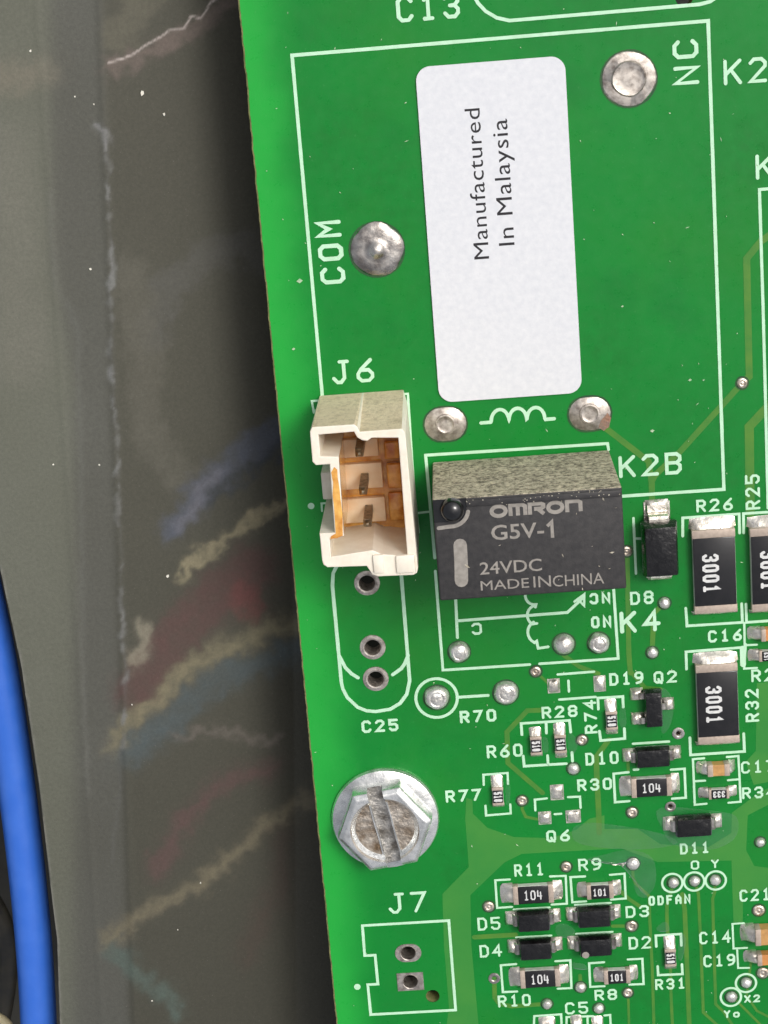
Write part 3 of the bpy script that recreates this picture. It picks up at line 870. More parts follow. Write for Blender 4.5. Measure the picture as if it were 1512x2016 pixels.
for nm, p, code, L, Wd, f1, f2, cs in (
    ('R30', (1283, 1550), C104, 2.95, 1.5, 0.85, 0.62, (1.35, 0.72)), ('R11', (1050, 1761), C104, 3.0, 1.5, 0.95, 0.72, (1.35, 0.78)), ('R10', (1063.5, 1926.5), C104, 3.0, 1.5, 0.85, 0.72, (1.35, 0.78)),
    ('R9', (1181.5, 1755.5), C101, 1.98, 1.18, 0.70, 0.62, (1.0, 0.60)), ('R8', (1215, 1923), C101, 1.98, 1.18, 0.75, 0.62, (1.0, 0.60))):
    chip('chip_resistor', f'small black chip resistor coded {"104" if code is C104 else "101"} next to the printed {nm}', 'resistor', p, L, Wd, 0.5, 0, code, f1, f2, 0.42 if L > 2.5 else 0.36, code_size=cs, code_w=0.10, group=GR, code_off=(-0.03, -0.02))
for nm, p, t1, t2, code in (('R60', (1055.5, 1468.5), 0.30, 0.62, ['5', '1', '0']), ('R28', (1103.5, 1465), 0.55, 0.80, ['5', '1', '0']), ('R74', (1204.3, 1419), 0.5, 0.85, ['5', '1', '0']), ('R77', (980.3, 1568), 0.32, 0.85, ['5', '1', '0']), ('R31', (1320.2, 1886), 0.45, 0.95, ['5', '1', '0'])):
    chip('chip_resistor', f'tiny upright chip resistor with smudged white code by the printed {nm}', 'resistor', p, 1.42, 0.84, 0.42, 90, code, t1, t2, 0.26, code_rot=180, code_size=(0.78, 0.60), code_w=0.12, group=GR)
chip('chip_resistor', 'tiny chip resistor with upside-down 333 beside the printed R34', 'resistor', (1415.5, 1563), 1.5, 0.80, 0.42, 0, ['f3', 'f3', 'f3'], 0.72, 0.62, 0.24, code_rot=180, code_size=(0.86, 0.5), code_w=0.10, group=GR)
chip('chip_resistor', 'tiny chip resistor at the photo edge under the tan capacitor near C16', 'resistor', (1515, 1291), 1.5, 0.84, 0.42, 0, ['1', '5', '3'], 0.75, 0.62, 0.26, code_rot=90, code_size=(0.6, 0.5), code_w=0.09, group=GR, code_off=(-0.15, 0))
GC = 'tan chip capacitors'
chip('chip_capacitor', 'tan ceramic chip capacitor beside the printed C17', 'capacitor', (1415, 1517), 1.6, 0.92, 0.8, 0, None, 0.75, 0.5, 0.40, TAN, False, group=GC)
chip('chip_capacitor', 'small tan chip capacitor at the photo edge next to the printed C16', 'capacitor', (1521, 1250), 1.6, 0.92, 0.75, 0, None, 0.9, 0.5, 0.34, ORANGE, False, group=GC)
chip('chip_capacitor', 'wide tan chip capacitor at the photo edge next to the printed C14', 'capacitor', (1514, 1845), 2.0, 1.35, 1.0, 0, None, 1.0, 0.6, 0.42, TAN, False, group=GC)
chip('chip_capacitor', 'orange chip capacitor at the photo edge next to the printed C19', 'capacitor', (1514, 1890), 1.7, 0.92, 0.8, 0, None, 0.95, 0.6, 0.36, ORANGE, False, group=GC)
chip('chip_resistor', 'cut-off chip resistor under the printed R10 at the bottom photo edge', 'resistor', (1079, 2044), 1.98, 1.2, 0.45, 90, None, 0.5, 0.6, 0.36, group=GR)
chip('chip_capacitor', 'cut-off chip capacitor under the printed C5 at the bottom photo edge', 'capacitor', (1137, 2042), 1.6, 0.88, 0.7, 90, None, 0.5, 0.7, 0.36, TAN, False, group=GC)
chip('chip_resistor', 'cut-off chip resistor right of the printed C5 at the bottom photo edge', 'resistor', (1178, 2040), 1.5, 0.84, 0.42, 90, None, 0.5, 0.75, 0.26, group=GR)

def tapered_body(b, hx, hy, z0, zm, z1, tx, ty, bev=0.13):
    bm = bmesh.new()
    lv = []
    for z, a, c in ((z0, hx - tx * 0.6, hy - ty * 0.6), (zm, hx, hy), (z1, hx - tx, hy - ty)):
        lv.append([bm.verts.new((sx * a, sy * c, z)) for sx, sy in ((-1, -1), (1, -1), (1, 1), (-1, 1))])
    bm.faces.new(lv[0][::-1]); bm.faces.new(lv[2])
    for k in (0, 1):
        for i in range(4):
            j = (i + 1) % 4
            bm.faces.new((lv[k][i], lv[k][j], lv[k + 1][j], lv[k + 1][i]))
    bmesh.ops.bevel(bm, geom=list(bm.edges), offset=bev, segments=2, profile=0.6, affect='EDGES')
    bm.verts.index_update()
    b.add([v.co[:] for v in bm.verts], [[v.index for v in f.verts] for f in bm.faces])
    bm.free()

def strip(b, prof, w, t, y0=0.0):
    """bent metal strip: profile of (x, z) centre line, width w, thickness t"""
    n = len(prof)
    vs, fs = [], []
    for i, (x, z) in enumerate(prof):
        a = prof[max(0, i - 1)]; c = prof[min(n - 1, i + 1)]
        d = Vector((c[0] - a[0], c[1] - a[1])).normalized()
        nx, nz = -d.y * t / 2, d.x * t / 2
        for sy in (-1, 1):
            vs += [(x + nx, y0 + sy * w / 2, z + nz), (x - nx, y0 + sy * w / 2, z - nz)]
    for i in range(n - 1):
        o, q = i * 4, i * 4 + 4
        fs += [(o, q, q + 2, o + 2), (o + 1, o + 3, q + 3, q + 1), (o, o + 1, q + 1, q), (o + 2, q + 2, q + 3, o + 3)]
    fs += [(0, 2, 3, 1), (4 * n - 4, 4 * n - 3, 4 * n - 1, 4 * n - 2)]
    b.add(vs, fs)

def diode(label, p, L, Wd, H, rot, lead_w, ext, group='black moulded diodes', dot=None):
    X, Y = spot(p[0], p[1], H * 0.8)
    t = thing('diode', label, 'diode', (X, Y, 0.03), rot, group)
    b = MB()
    tapered_body(b, L / 2, Wd / 2, 0.12, H * 0.5, H, 0.12, 0.12)
    b.build('body', EPOXY, t, smooth=True, angle=40)
    for s in (-1, 1):
        b = MB()
        strip(b, [(s * (L / 2 - 0.1), H * 0.5), (s * (L / 2 + 0.12), H * 0.5), (s * (L / 2 + 0.22), H * 0.42), (s * (L / 2 + 0.28), 0.18), (s * (L / 2 + 0.36), 0.10), (s * (L / 2 + ext * 0.8), 0.09)], lead_w, 0.14)
        b.build('lead', TIN, t)
        b = MB()
        pillow(b, ext + 0.25, lead_w * 1.35, 0.42, x0=s * (L / 2 + ext / 2 - 0.02), seed=random.random() * 50)
        b.build('solder_fillet', FILLET, t, smooth=True)
    if dot:
        b = MB()
        b.add([(x, y, H + 0.012) for x, y in circle(dot[0], dot[1], 0.27, 16)], [tuple(range(16))])
        b.build('pale_speck', RELAYP, t)
    return t
diode('black moulded diode right of the printed D10', (1285.5, 1492), 2.55, 1.55, 1.05, 0, 0.8, 0.75)
diode('black moulded diode right above the printed D11', (1366, 1628), 2.7, 1.6, 1.1, 0, 0.85, 0.7)
diode('black moulded diode between the printed D5 and D3, upper of its pair', (1050.5, 1815), 2.5, 1.6, 1.1, 0, 0.85, 0.72)
diode('black moulded diode right of the printed D4', (1054.5, 1871), 2.5, 1.6, 1.1, 0, 0.85, 0.72)
diode('black moulded diode left of the printed D3', (1170, 1807), 2.52, 1.6, 1.1, 0, 0.85, 0.68)
diode('black moulded diode with a pale speck, left of the printed D2', (1172.5, 1864), 2.52, 1.6, 1.1, 0, 0.85, 0.68, dot=(-0.78, -0.5))

# the larger diode D8, upright
X, Y = spot(1300.5, 1083, 1.6)
t = thing('diode', 'largest black diode standing upright above the printed D8', 'diode', (X, Y, 0.03), 90, 'black moulded diodes')
b = MB()
tapered_body(b, 1.98, 1.27, 0.25, 1.1, 2.05, 0.22, 0.20, 0.12)
b.build('body', EPOXY, t, smooth=True, angle=40)
b = MB()
strip(b, [(1.8, 1.15), (2.12, 1.15), (2.24, 1.08), (2.30, 0.9), (2.30, 0.5), (2.36, 0.32), (2.5, 0.25), (2.9, 0.23)], 1.35, 0.2)
b.build('lead', FILLET, t)
b = MB()
strip(b, [(-1.8, 1.15), (-2.1, 1.15), (-2.2, 1.05), (-2.24, 0.5), (-2.2, 0.15), (-1.9, 0.12)], 1.45, 0.2)
b.build('lead', FILLET, t)
for s, e in ((1, 1.12), (-1, 0.5)):
    b = MB()
    bevel_box(b, min(s * 1.7, s * (1.98 + e)), max(s * 1.7, s * (1.98 + e)), -0.92, 0.92, -0.03, 0.06, 0.03, 1)
    pillow(b, e + 0.2, 1.7, 0.36, x0=s * (1.98 + e / 2 + 0.05), seed=4 + s)
    b.build('solder_fillet', FILLET, t, smooth=True, angle=40)

# transistor
X, Y = spot(1287, 1397, 0.9)
t = thing('transistor', 'small black three-legged transistor under the printed Q2', 'transistor', (X, Y, 0.03), 0)
b = MB()
tapered_body(b, 0.66, 1.42, 0.1, 0.52, 1.0, 0.12, 0.12, 0.08)
b.build('body', EPOXY, t, smooth=True, angle=40)
for sx, yy in ((-1, 0.95), (-1, -0.95), (1, 0.05)):
    b = MB()
    strip(b, [(sx * 0.6, 0.5), (sx * 0.85, 0.5), (sx * 0.95, 0.4), (sx * 1.0, 0.15), (sx * 1.25, 0.1)], 0.45, 0.12, yy)
    b.build('lead', TIN, t)
    b = MB()
    pillow(b, 0.95, 0.98, 0.40, x0=sx * 1.1, y0=yy, seed=yy * 3 + sx)
    b.build('solder_fillet', FILLET, t, smooth=True)

# ------------------------------------------------------------------ relay
HR = 10.0
rx0, rx1, ry0, ry1 = 3.66, 15.9, -3.52, 3.42
t = thing('relay', 'tall black plastic relay box with grey printing, its end caked in dust', 'relay', ((rx0 + rx1) / 2, (ry0 + ry1) / 2, 0.03))
w2, d2 = (rx1 - rx0) / 2, (ry1 - ry0) / 2
b = MB()
bevel_box(b, -w2, w2, -d2, d2, 0.15, HR - 0.12, 0.14, 3)
o = b.build('case', [RELAYM, RELAYDUST], t, smooth=True, angle=35)
for pl in o.data.polygons:
    if pl.normal.y > 0.6:
        pl.material_index = 1
b = MB()   # the lid's raised lip along the dusty end
bevel_box(b, -w2 + 0.55 + 1.6, w2 - 0.05, d2 - 0.62, d2 - 0.18, HR - 0.14, HR + 0.02, 0.07, 2)
b.build('lid_lip', RELAYM, t, smooth=True, angle=40)
def rel(px, py, h=HR):
    X, Y = spot(px, py, h)
    return X - (rx0 + rx1) / 2, Y - (ry0 + ry1) / 2
dx, dy = rel(890, 1004)
b = MB()
bevel_box(b, -w2 + 0.02, dx + 0.95, dy - 0.82, d2 - 0.04, HR - 0.16, HR - 0.105, 0.02, 1)
b.build('corner_recess', GLOSSY, t)
b = MB()
lathe(b, [(0.80, -0.11), (0.78, 0.12), (0.68, 0.36), (0.5, 0.54), (0.25, 0.64), (0.001, 0.66)], 28, dx, dy)
for i in range(len(b.v)):
    b.v[i] = (b.v[i][0], b.v[i][1], b.v[i][2] + HR)
b.build('seal_bead', GLOSSY, t, smooth=True)
b = MB()
arc = [(dx - 0.95, dy - 1.18)] + [(dx - 0.1 + 1.15 * math.cos(R(a)), dy + 0.02 + 1.15 * math.sin(R(a))) for a in range(-95, -5, 12)]
ribbon(b, arc, 0.26, HR - 0.085)
b.build('recess_rim', RELAYP, t)
b = MB()
a0, a1 = rel(906, 1074), rel(908.5, 1144)
ribbon(b, [a0, ((a0[0] + a1[0]) / 2 + 0.02, (a0[1] + a1[1]) / 2), a1], 0.88, HR - 0.110)
b.build('printed_bar', RELAYP, t)
b = MB()                                        # flecks of grit on the lid
for px, py, l in ((1188, 983, .16), (1108, 1094, .14), (1205, 1088, .18), (1147, 1160, .12), (984, 1074, .10), (920, 1115, .22), (1180, 1115, .08), (1166, 1076, .07), (1200, 1120, .09), (1213, 1000, .07), (1100, 1142, .07), (1135, 1012, .08)):
    x, y = rel(px, py)
    a = rng.uniform(0, 6.28)
    b.add([(x + l * math.cos(a), y + l * math.sin(a), HR - 0.10), (x - l * 0.35 * math.sin(a), y + l * 0.35 * math.cos(a), HR - 0.05), (x - l * math.cos(a), y - l * math.sin(a), HR - 0.10), (x + l * 0.3 * math.sin(a), y - l * 0.3 * math.cos(a), HR - 0.09)], [(0, 1, 2, 3)])
for i in range(40):
    x = rng.uniform(-w2 + 2.2, w2 - 0.1); y = d2 - 0.1 - abs(rng.normal(0, 0.28)); l = rng.uniform(0.02, 0.06); a = rng.uniform(0, 6.28)
    zz = HR + 0.03
    b.add([(x + l * math.cos(a), y + l * math.sin(a), zz), (x - l * math.sin(a), y + l * math.cos(a), zz + 0.02), (x - l * math.cos(a), y - l * math.sin(a), zz), (x + l * math.sin(a), y - l * math.cos(a), zz)], [(0, 1, 2, 3)])
b.build('grit', GRIT, t)['kind'] = 'stuff'
def relay_font(s, a, c, squeeze=1.0, bold=0.0):
    A, Cc = rel(*a), rel(*c)
    vs, fs = font_text(s, Cc[0] - A[0], Cc[1] - A[1], squeeze=squeeze, bold=bold)
    b = MB()
    b.add([(x + A[0], y + A[1], HR - 0.110) for x, y, z in vs], fs)
    b.build('printed_lettering', RELAYP, t)['label'] = 'grey lettering ' + s
relay_font('G5V-', (968, 1064), (1070, 1028), 1.02, 0.014)
A, Cc = rel(1079, 1060), rel(1092, 1026)
b = MB()
ribbon(b, [(A[0], Cc[1] - 0.33), (A[0] + 0.3, Cc[1] - 0.05), (A[0] + 0.3, A[1])], 0.22, HR - 0.110, cap='flat')
b.build('printed_lettering', RELAYP, t)['label'] = 'grey numeral 1'

relay_font('24VDC', (945.5, 1132), (1066, 1100), 1.0, 0.008)
relay_font('MADE', (947, 1163.5), (1041, 1138.5))
relay_font('IN', (1051, 1157.5), (1084, 1133.5))
relay_font('CHINA', (1089, 1156), (1189, 1127.5))
LOGO = {
 'O': [([(2.5 + 2.5 * math.cos(R(a)), 2.5 + 2.5 * math.sin(R(a))) for a in range(0, 360, 20)], True)],
 'M': [([(0, -0.4), (0, 5), (4.2, 5), (5.2, 4.2), (5.2, -0.4)], False), ([(2.6, -0.4), (2.6, 4.6)], False)],
 'R': [([(0, -0.4), (0, 5), (3.9, 5), (4.8, 4.3), (4.8, 3.2), (3.9, 2.4), (1.5, 2.4)], False), ([(2.9, 2.2), (4.9, -0.4)], False)],
 'N': [([(0, -0.4), (0, 5), (3.8, 5), (4.7, 4.2), (4.7, -0.4)], False)],
}
A, Cc = rel(965, 1022), rel(1146, 983)
ww = 0.19
sc = (Cc[1] - A[1] - 0.2) / 5.4
adv, xx = [5.0, 5.2, 4.8, 5.0, 4.7], 0
tot = sum(adv) + 4 * 1.65
sxx = (Cc[0] - A[0] - 0.24) / tot
b = MB()
for ch, ad in zip('OMRON', adv):
    for k, (st, cl) in enumerate(LOGO[ch]):
        ribbon(b, [(A[0] + 0.12 + (xx + gx) * sxx, A[1] + 0.12 + (gy + 0.2) * sc) for gx, gy in st], 0.26, HR - 0.110 + 0.001 * k, closed=cl, cap='flat')
    xx += ad + 1.65
b.build('printed_lettering', RELAYP, t)['label'] = 'grey lettering OMRON'

# ------------------------------------------------------------------ white wire connector
HC = 9.0
cx0, cy0 = -0.8, 3.3
t = thing('connector_header', 'white nylon connector header with three bare pins and amber varnish inside', 'connector', (cx0, cy0, 0.03))
def con(px, py, h=HC):
    X, Y = spot(px, py, h)
    return X - cx0, Y - cy0
outer = [con(*p) for p in ((610, 850), (614, 841), (697, 835.5), (703, 840), (708, 850), (791, 844), (798, 853), (823, 1119), (821, 1128), (814, 1132), (744, 1135), (733, 1131), (727, 1122), (722, 1114.5), (645, 1117), (637, 1112), (634, 1103), (629, 1050), (659, 1049), (649, 914), (622, 916), (615, 909))]
inner = [con(*p) for p in ((627, 856), (697, 850), (703, 861), (713, 867), (723, 868), (732, 862), (784, 862), (802, 1095), (752, 1091), (733, 1083), (652, 1096), (649, 1060), (677, 1055), (667, 899), (631, 898))]
b = MB()
yN = outer[1][1]
foot = [(p[0], yN + 0.08) if 1 <= k <= 5 else p for k, p in enumerate(outer)]     # the outer wall stands straight at its foot
prism(b, outer, [inner], 2.4, HC, 0, bottom=False)
for k in range(len(outer)):                     # move the lower ring of the outer wall onto the foot line
    x_, y_, z_ = b.v[k]
    b.v[k] = (foot[k][0], foot[k][1], 0.0)
o = b.build('housing', [NYLON, NYLONDUST], t)
for pl in o.data.polygons:
    if pl.normal.y > 0.7 and pl.center.y > 4.2 and pl.center.y > 4.0:
        pl.material_index = 1
bm = bmesh.new(); bm.from_mesh(o.data)
es = [e for e in bm.edges if abs(e.verts[0].co.z - HC) < 1e-4 and abs(e.verts[1].co.z - HC) < 1e-4 and len(e.link_faces) == 2 and abs(e.link_faces[0].normal.z - e.link_faces[1].normal.z) > 0.5]
bmesh.ops.bevel(bm, geom=es, offset=0.07, segments=2, profile=0.5, affect='EDGES')
bm.to_mesh(o.data); bm.free()
# varnish that has run over the floor and up the inside
b = MB()
fl = [con(*p, 2.5) for p in ()]
cen = (sum(p[0] for p in inner) / len(inner), sum(p[1] for p in inner) / len(inner))
b.add([(x, y, 2.46) for x, y in [(p[0], p[1]) for p in inner]], [tuple(reversed(range(len(inner))))])
b.build('varnish_pool', AMBER, t)
def lining(i0, i1, hf, name='varnish_stain', off=0.02):
    """a thin varnish film on the inside wall between two corners, with a ragged top"""
    b = MB()
    a, c = Vector(inner[i0]), Vector(inner[i1])
    d = (c - a).normalized()
    nn = Vector((-d.y, d.x))
    if (Vector(cen) - a).dot(nn) < 0:
        nn = -nn
    n = 22
    lo, hi = [], []
    for i in range(n + 1):
        p = a + (c - a) * (i / n) + nn * off
        lo.append((p.x, p.y, 2.45))
        hi.append((p.x, p.y, min(HC - 0.1, hf + 1.1 * mnoise.noise((i * 0.21, i0 * 3.1, 1)) + 0.2 * mnoise.noise((i * 0.6, i0, 7)))))
    b.add(lo + hi, [(i, i + 1, n + 2 + i, n + 1 + i) for i in range(n)])
    b.build(name, AMBER, t)
lining(6, 7, 4.6)
lining(12, 13, 10.2)
lining(5, 6, 6.0)
b = MB()   # the varnished rim of the notched side
pts = [con(*p) for p in ((652, 930), (658, 919), (664, 924), (665, 940), (668, 958), (671, 985), (674.5, 1010), (675, 1046), (675, 1054), (664, 1059), (650, 1061), (652, 1055), (661, 1050), (659, 1020), (658, 1000), (655, 975), (656, 950))]
b.add([(x, y, HC + 0.02) for x, y in pts], [tuple(range(len(pts)))])
o2 = b.build('varnish_stain', AMBER, t)
for (x0p, y0p, x1p, y1p) in ((664, 862, 743, 903), (675, 910, 751, 965), (680, 978, 757, 1031)):
    A, Bq = con(x0p, y1p, 3.1), con(x1p, y0p, 3.1)
    b = MB()
    bevel_box(b, A[0], Bq[0], A[1], Bq[1], 2.44, 3.1, 0.08, 2)
    b.build('pin_seat', NYLONIN, t, smooth=True, angle=40)
for (x0p, y0p, x1p, y1p, zt) in ((758, 868, 785, 905, 2.9), (764, 912, 789, 962, 3.2), (768, 968, 793, 1026, 2.8)):
    A, Bq = con(x0p, y1p, zt), con(x1p, y0p, zt)
    b = MB()
    bevel_box(b, A[0], Bq[0], A[1], Bq[1], 2.45, zt, 0.12, 2)
    b.build('varnish_lump', AMBER, t, smooth=True, angle=50)
for (px, py) in ((707, 893), (714.5, 968), (723, 1032)):
    x, y = con(px, py, 7.0)
    b = MB()
    bevel_box(b, x - 0.27, x + 0.27, y - 0.27, y + 0.27, 3.0, 6.75, 0.05, 1)
    bevel_box(b, x - 0.25, x + 0.25, y - 0.25, y + 0.25, 6.74, 7.15, 0.04, 1, taper=0.16)
    b.build('pin', PINM, t)
A, Bq = con(636, 984, 3.0), con(655, 929, 3.0)
b = MB()
bevel_box(b, A[0], Bq[0], A[1], Bq[1], 0.0, 3.0, 0.1, 2)
b.build('side_latch', NYLON, t, smooth=True, angle=40)
for (xa, xb) in ((736, 754), (781, 816)):
    A, Bq = con(xa, 1130, 9.25), con(xb, 1092, 9.25)
    b = MB()
    bevel_box(b, A[0], Bq[0], A[1], Bq[1], 8.9, 9.22, 0.12, 2)
    b.build('key_rib', NYLON, t, smooth=True, angle=40)

# ------------------------------------------------------------------ paper sticker
ss = [spot(*p, 0.1) for p in ((817, 130), (1110, 112), (1148, 775), (865, 790))]
sx0, sx1 = (ss[0][0] + ss[3][0]) / 2, (ss[1][0] + ss[2][0]) / 2
sy0, sy1 = (ss[2][1] + ss[3][1]) / 2, (ss[0][1] + ss[1][1]) / 2
t = thing('sticker', 'white rounded paper sticker printed with its country of manufacture', 'sticker', ((sx0 + sx1) / 2, (sy0 + sy1) / 2, 0.04))
w2, h2, rr = (sx1 - sx0) / 2, (sy1 - sy0) / 2, 0.95
pts = []
for (cx, cy, a0) in ((w2 - rr, h2 - rr, 0), (-w2 + rr, h2 - rr, 90), (-w2 + rr, -h2 + rr, 180), (w2 - rr, -h2 + rr, 270)):
    pts += [(cx + rr * math.cos(R(a0 + i * 10)), cy + rr * math.sin(R(a0 + i * 10))) for i in range(10)]
b = MB()
prism(b, pts, [], 0.0, 0.12)
b.build('paper', PAPER, t)
for s, a, c in (('Manufactured', (963, 509), (914, 215)), ('In Malaysia', (1013, 482), (967, 236))):
    A, Cc = spot(*a, 0.16), spot(*c, 0.16)
    vs, fs = font_text(s, Cc[1] - A[1], A[0] - Cc[0], squeeze=1.06)
    b = MB()
    b.add([(A[0] - yv - (sx0 + sx1) / 2, A[1] + xv - (sy0 + sy1) / 2, 0.124) for xv, yv, z in vs], fs)
    b.build('printed_lettering', BLACKINK, t)['label'] = 'black lettering ' + s

# ------------------------------------------------------------------ screw
X, Y = spot(759, 1612, 0.3)
t = thing('screw', 'zinc hex washer head screw with a slotted, rust-stained face', 'screw', (X, Y, 0.0))
b = MB()
lathe(b, [(3.93, 0.02), (3.96, 0.25), (3.86, 0.46), (3.5, 0.62), (3.0, 0.68), (0.5, 0.68)], 48, wob=0.006)
b.build('washer_flange', ZINC, t, smooth=True, angle=30)
bm = bmesh.new()
lv = []
HS = 2.35
for z, r in ((0.5, 3.56), (HS - 0.26, 3.50), (HS, 3.10)):
    lv.append([bm.verts.new((r * math.cos(R(8 + 60 * i)), r * math.sin(R(8 + 60 * i)), z)) for i in range(6)])
for k in (0, 1):
    for i in range(6):
        bm.faces.new((lv[k][i], lv[k][(i + 1) % 6], lv[k + 1][(i + 1) % 6], lv[k + 1][i]))
bm.faces.new(lv[0][::-1]); bm.faces.new(lv[2])
bmesh.ops.bevel(bm, geom=list(bm.edges), offset=0.09, segments=2, profile=0.5, affect='EDGES')
hm = bpy.data.meshes.new('hex_head'); bm.to_mesh(hm); bm.free()
hm.materials.append(ZINC); hm.materials.append(RUST)
head = link('hex_head', hm, t)
cb = MB()
lathe(cb, [(0.001, HS - 0.55), (2.15, HS - 0.55), (2.42, HS - 0.25), (2.6, HS + 0.3), (0.001, HS + 0.3)], 40)
cut1 = cb.build('cutter', RUST)
cb = MB()
bevel_box(cb, -0.56, 0.56, -6, 6, HS - 1.15, HS + 1, 0)
cut2 = cb.build('cutter', RUST)
cut2.rotation_euler = (0, 0, R(10))
cut2.location = (0.0, 0, 0)
cut1.location = cut2.location = (0, 0, 0)
for c in (cut1, cut2):
    for m_ in c.data.polygons:
        m_.use_smooth = False
    bmx = bmesh.new(); bmx.from_mesh(c.data)
    bmesh.ops.remove_doubles(bmx, verts=bmx.verts, dist=0.003)
    bmesh.ops.recalc_face_normals(bmx, faces=bmx.faces)
    bmx.to_mesh(c.data); bmx.free()
    md = head.modifiers.new('cut', 'BOOLEAN')
    md.operation = 'DIFFERENCE'; md.solver = 'EXACT'; md.object = c
t_loc = t.location.copy()
t.location = (0, 0, 0)
bpy.context.view_layer.update()
nm = bpy.data.meshes.new_from_object(head.evaluated_get(bpy.context.evaluated_depsgraph_get()))
head.modifiers.clear()
head.data = nm
t.location = t_loc
for c in (cut1, cut2):
    bpy.data.objects.remove(c)
nm.materials.clear(); nm.materials.append(ZINC); nm.materials.append(RUST); nm.materials.append(SLOT)
for pl in nm.polygons:
    pl.material_index = (2 if pl.center.z < HS - 1.0 else 1) if (pl.normal.z > 0.8 and 0.9 < pl.center.z < HS - 0.2) else 0
for sx in (-1, 1):                              # the bright burr along each lip of the slot
    b = MB()
    ca, sa = math.cos(R(10)), math.sin(R(10))
    e = 2.0
    q = [(sx * 0.64, -e), (sx * 0.62, -0.6), (sx * 0.65, 0.7), (sx * 0.63, e)]
    strip_pts = [(x * ca - y * sa, x * sa + y * ca) for x, y in q]
    for (xa, ya), (xb, yb) in zip(strip_pts[:-1], strip_pts[1:]):
        d = Vector((xb - xa, yb - ya)).normalized() * 1.0
        nx, ny = -d.y * 0.075, d.x * 0.075
        z0, z1 = HS - 0.62, HS - 0.40
        b.add([(xa + nx * 1.5, ya + ny * 1.5, z0), (xb + nx * 1.5, yb + ny * 1.5, z0), (xb + nx * 0.6, yb + ny * 0.6, z1), (xa + nx * 0.6, ya + ny * 0.6, z1),
               (xa - nx * 1.5, ya - ny * 1.5, z0), (xb - nx * 1.5, yb - ny * 1.5, z0), (xb - nx * 0.6, yb - ny * 0.6, z1), (xa - nx * 0.6, ya - ny * 0.6, z1)],
              [(0, 1, 2, 3), (3, 2, 6, 7), (7, 6, 5, 4), (0, 3, 7, 4), (1, 5, 6, 2)])
    b.build('slot_burr', ZINC, t)

# ------------------------------------------------------------------ dark panel beside the board
def px_at(X, Y, Z):
    v = M3 @ np.stack([X - CAM[0], Y - CAM[1], Z - CAM[2]]).reshape(3, -1)
    return 756 + F * v[0] / -v[2], 1008 - F * v[1] / -v[2]

def vnoise(x, y, s, seed):
    r = np.random.default_rng(seed)
    g = r.random((64, 64))
    u, v = x * s, y * s
    i, j = np.floor(u).astype(int), np.floor(v).astype(int)
    fu, fv = u - i, v - j
    fu, fv = fu * fu * (3 - 2 * fu), fv * fv * (3 - 2 * fv)
    a = g[i % 64, j % 64]; b_ = g[(i + 1) % 64, j % 64]; c = g[i % 64, (j + 1) % 64]; d = g[(i + 1) % 64, (j + 1) % 64]
    return (a * (1 - fu) + b_ * fu) * (1 - fv) + (c * (1 - fu) + d * fu) * fv

def fbm(x, y, s, seed, o=5):
    return sum(vnoise(x, y, s * 2 ** k, seed + k) * 0.5 ** k for k in range(o)) / sum(0.5 ** k for k in range(o))

ZP, ZE = -5.5, -8.6
NX, NY = 330, 620
Xs = np.linspace(-34, 12, NX)
Ys = np.linspace(-48, 46, NY)
GX, GY = np.meshgrid(Xs, Ys)
def fold_line(*px):
    (xa, ya), (xb, yb) = (spot(*p, ZP) for p in px)
    k_ = (xb - xa) / (yb - ya)
    return xa - k_ * ya, k_
FA, FB = fold_line((205, 230), (246, 1420)), fold_line((104, 500), (172, 1560))
def panel_z(x, y):
    xc = FA[0] + FA[1] * y
    xs = FB[0] + FB[1] * y
    t_ = np.clip((x - xc) / 10.5, 0, 1.2)
    z = ZP + (ZE - ZP) * (t_ ** 1.15)
    z = z + 0.08 * np.exp(-((x - xc) / 0.30) ** 2) + 0.035 * np.exp(-((x - xs) / 0.25) ** 2)
    return z + 0.4 * (fbm(x + 50, y + 80, 0.06, 3, 3) - 0.5)
GZ = panel_z(GX, GY)
# left edge: a smooth curve cut through the sheet, in board millimetres
edge_px = [(-60, 850), (-22, 1000), (0, 1118), (43, 1316), (77, 1547), (103, 1779), (112, 1850), (118, 2016), (120, 2100), (121, 2200)]
epts = np.array([spot(x, y_, ZP) for x, y_ in edge_px])
ordr = np.argsort(epts[:, 1])
ex = np.interp(GY[:, 0], epts[ordr, 1], epts[ordr, 0], right=-60)
ex = np.where(GY[:, 0] > epts[:, 1].max(), -60, ex)
dd = Xs[None, :] - ex[:, None]
GX2 = np.where(dd < 0, np.maximum(GX, ex[:, None] + 0.02 * fbm(GY * 2, GX * 0 + 1, 1.0, 9, 3)), GX)
PXx, PXy = px_at(GX2.ravel(), GY.ravel(), GZ.ravel())
PXx, PXy = PXx.reshape(GX.shape), PXy.reshape(GX.shape)
wx = PXx + 34 * (fbm(PXx + 300, PXy + 800, 0.05, 25, 4) - 0.5) + 38 * (fbm(PXx + 3000, PXy + 3000, 0.014, 21) - 0.5) + 10 * (fbm(PXx + 900, PXy + 900, 0.08, 31, 3) - 0.5)
wy = PXy + 34 * (fbm(PXx + 150, PXy + 650, 0.05, 27, 4) - 0.5) + 38 * (fbm(PXx + 5000, PXy + 2000, 0.014, 41) - 0.5) + 10 * (fbm(PXx + 700, PXy + 400, 0.08, 51, 3) - 0.5)
def dist(px, py, line):
    d = np.full(px.shape, 1e9)
    for (x0, y0), (x1, y1) in zip(line[:-1], line[1:]):
        vx, vy = x1 - x0, y1 - y0
        t_ = np.clip(((px - x0) * vx + (py - y0) * vy) / (vx * vx + vy * vy + 1e-9), 0, 1)
        d = np.minimum(d, np.hypot(px - x0 - t_ * vx, py - y0 - t_ * vy))
    return d
lc = lambda r, g, b_: np.array(lin(r, g, b_)[:3])
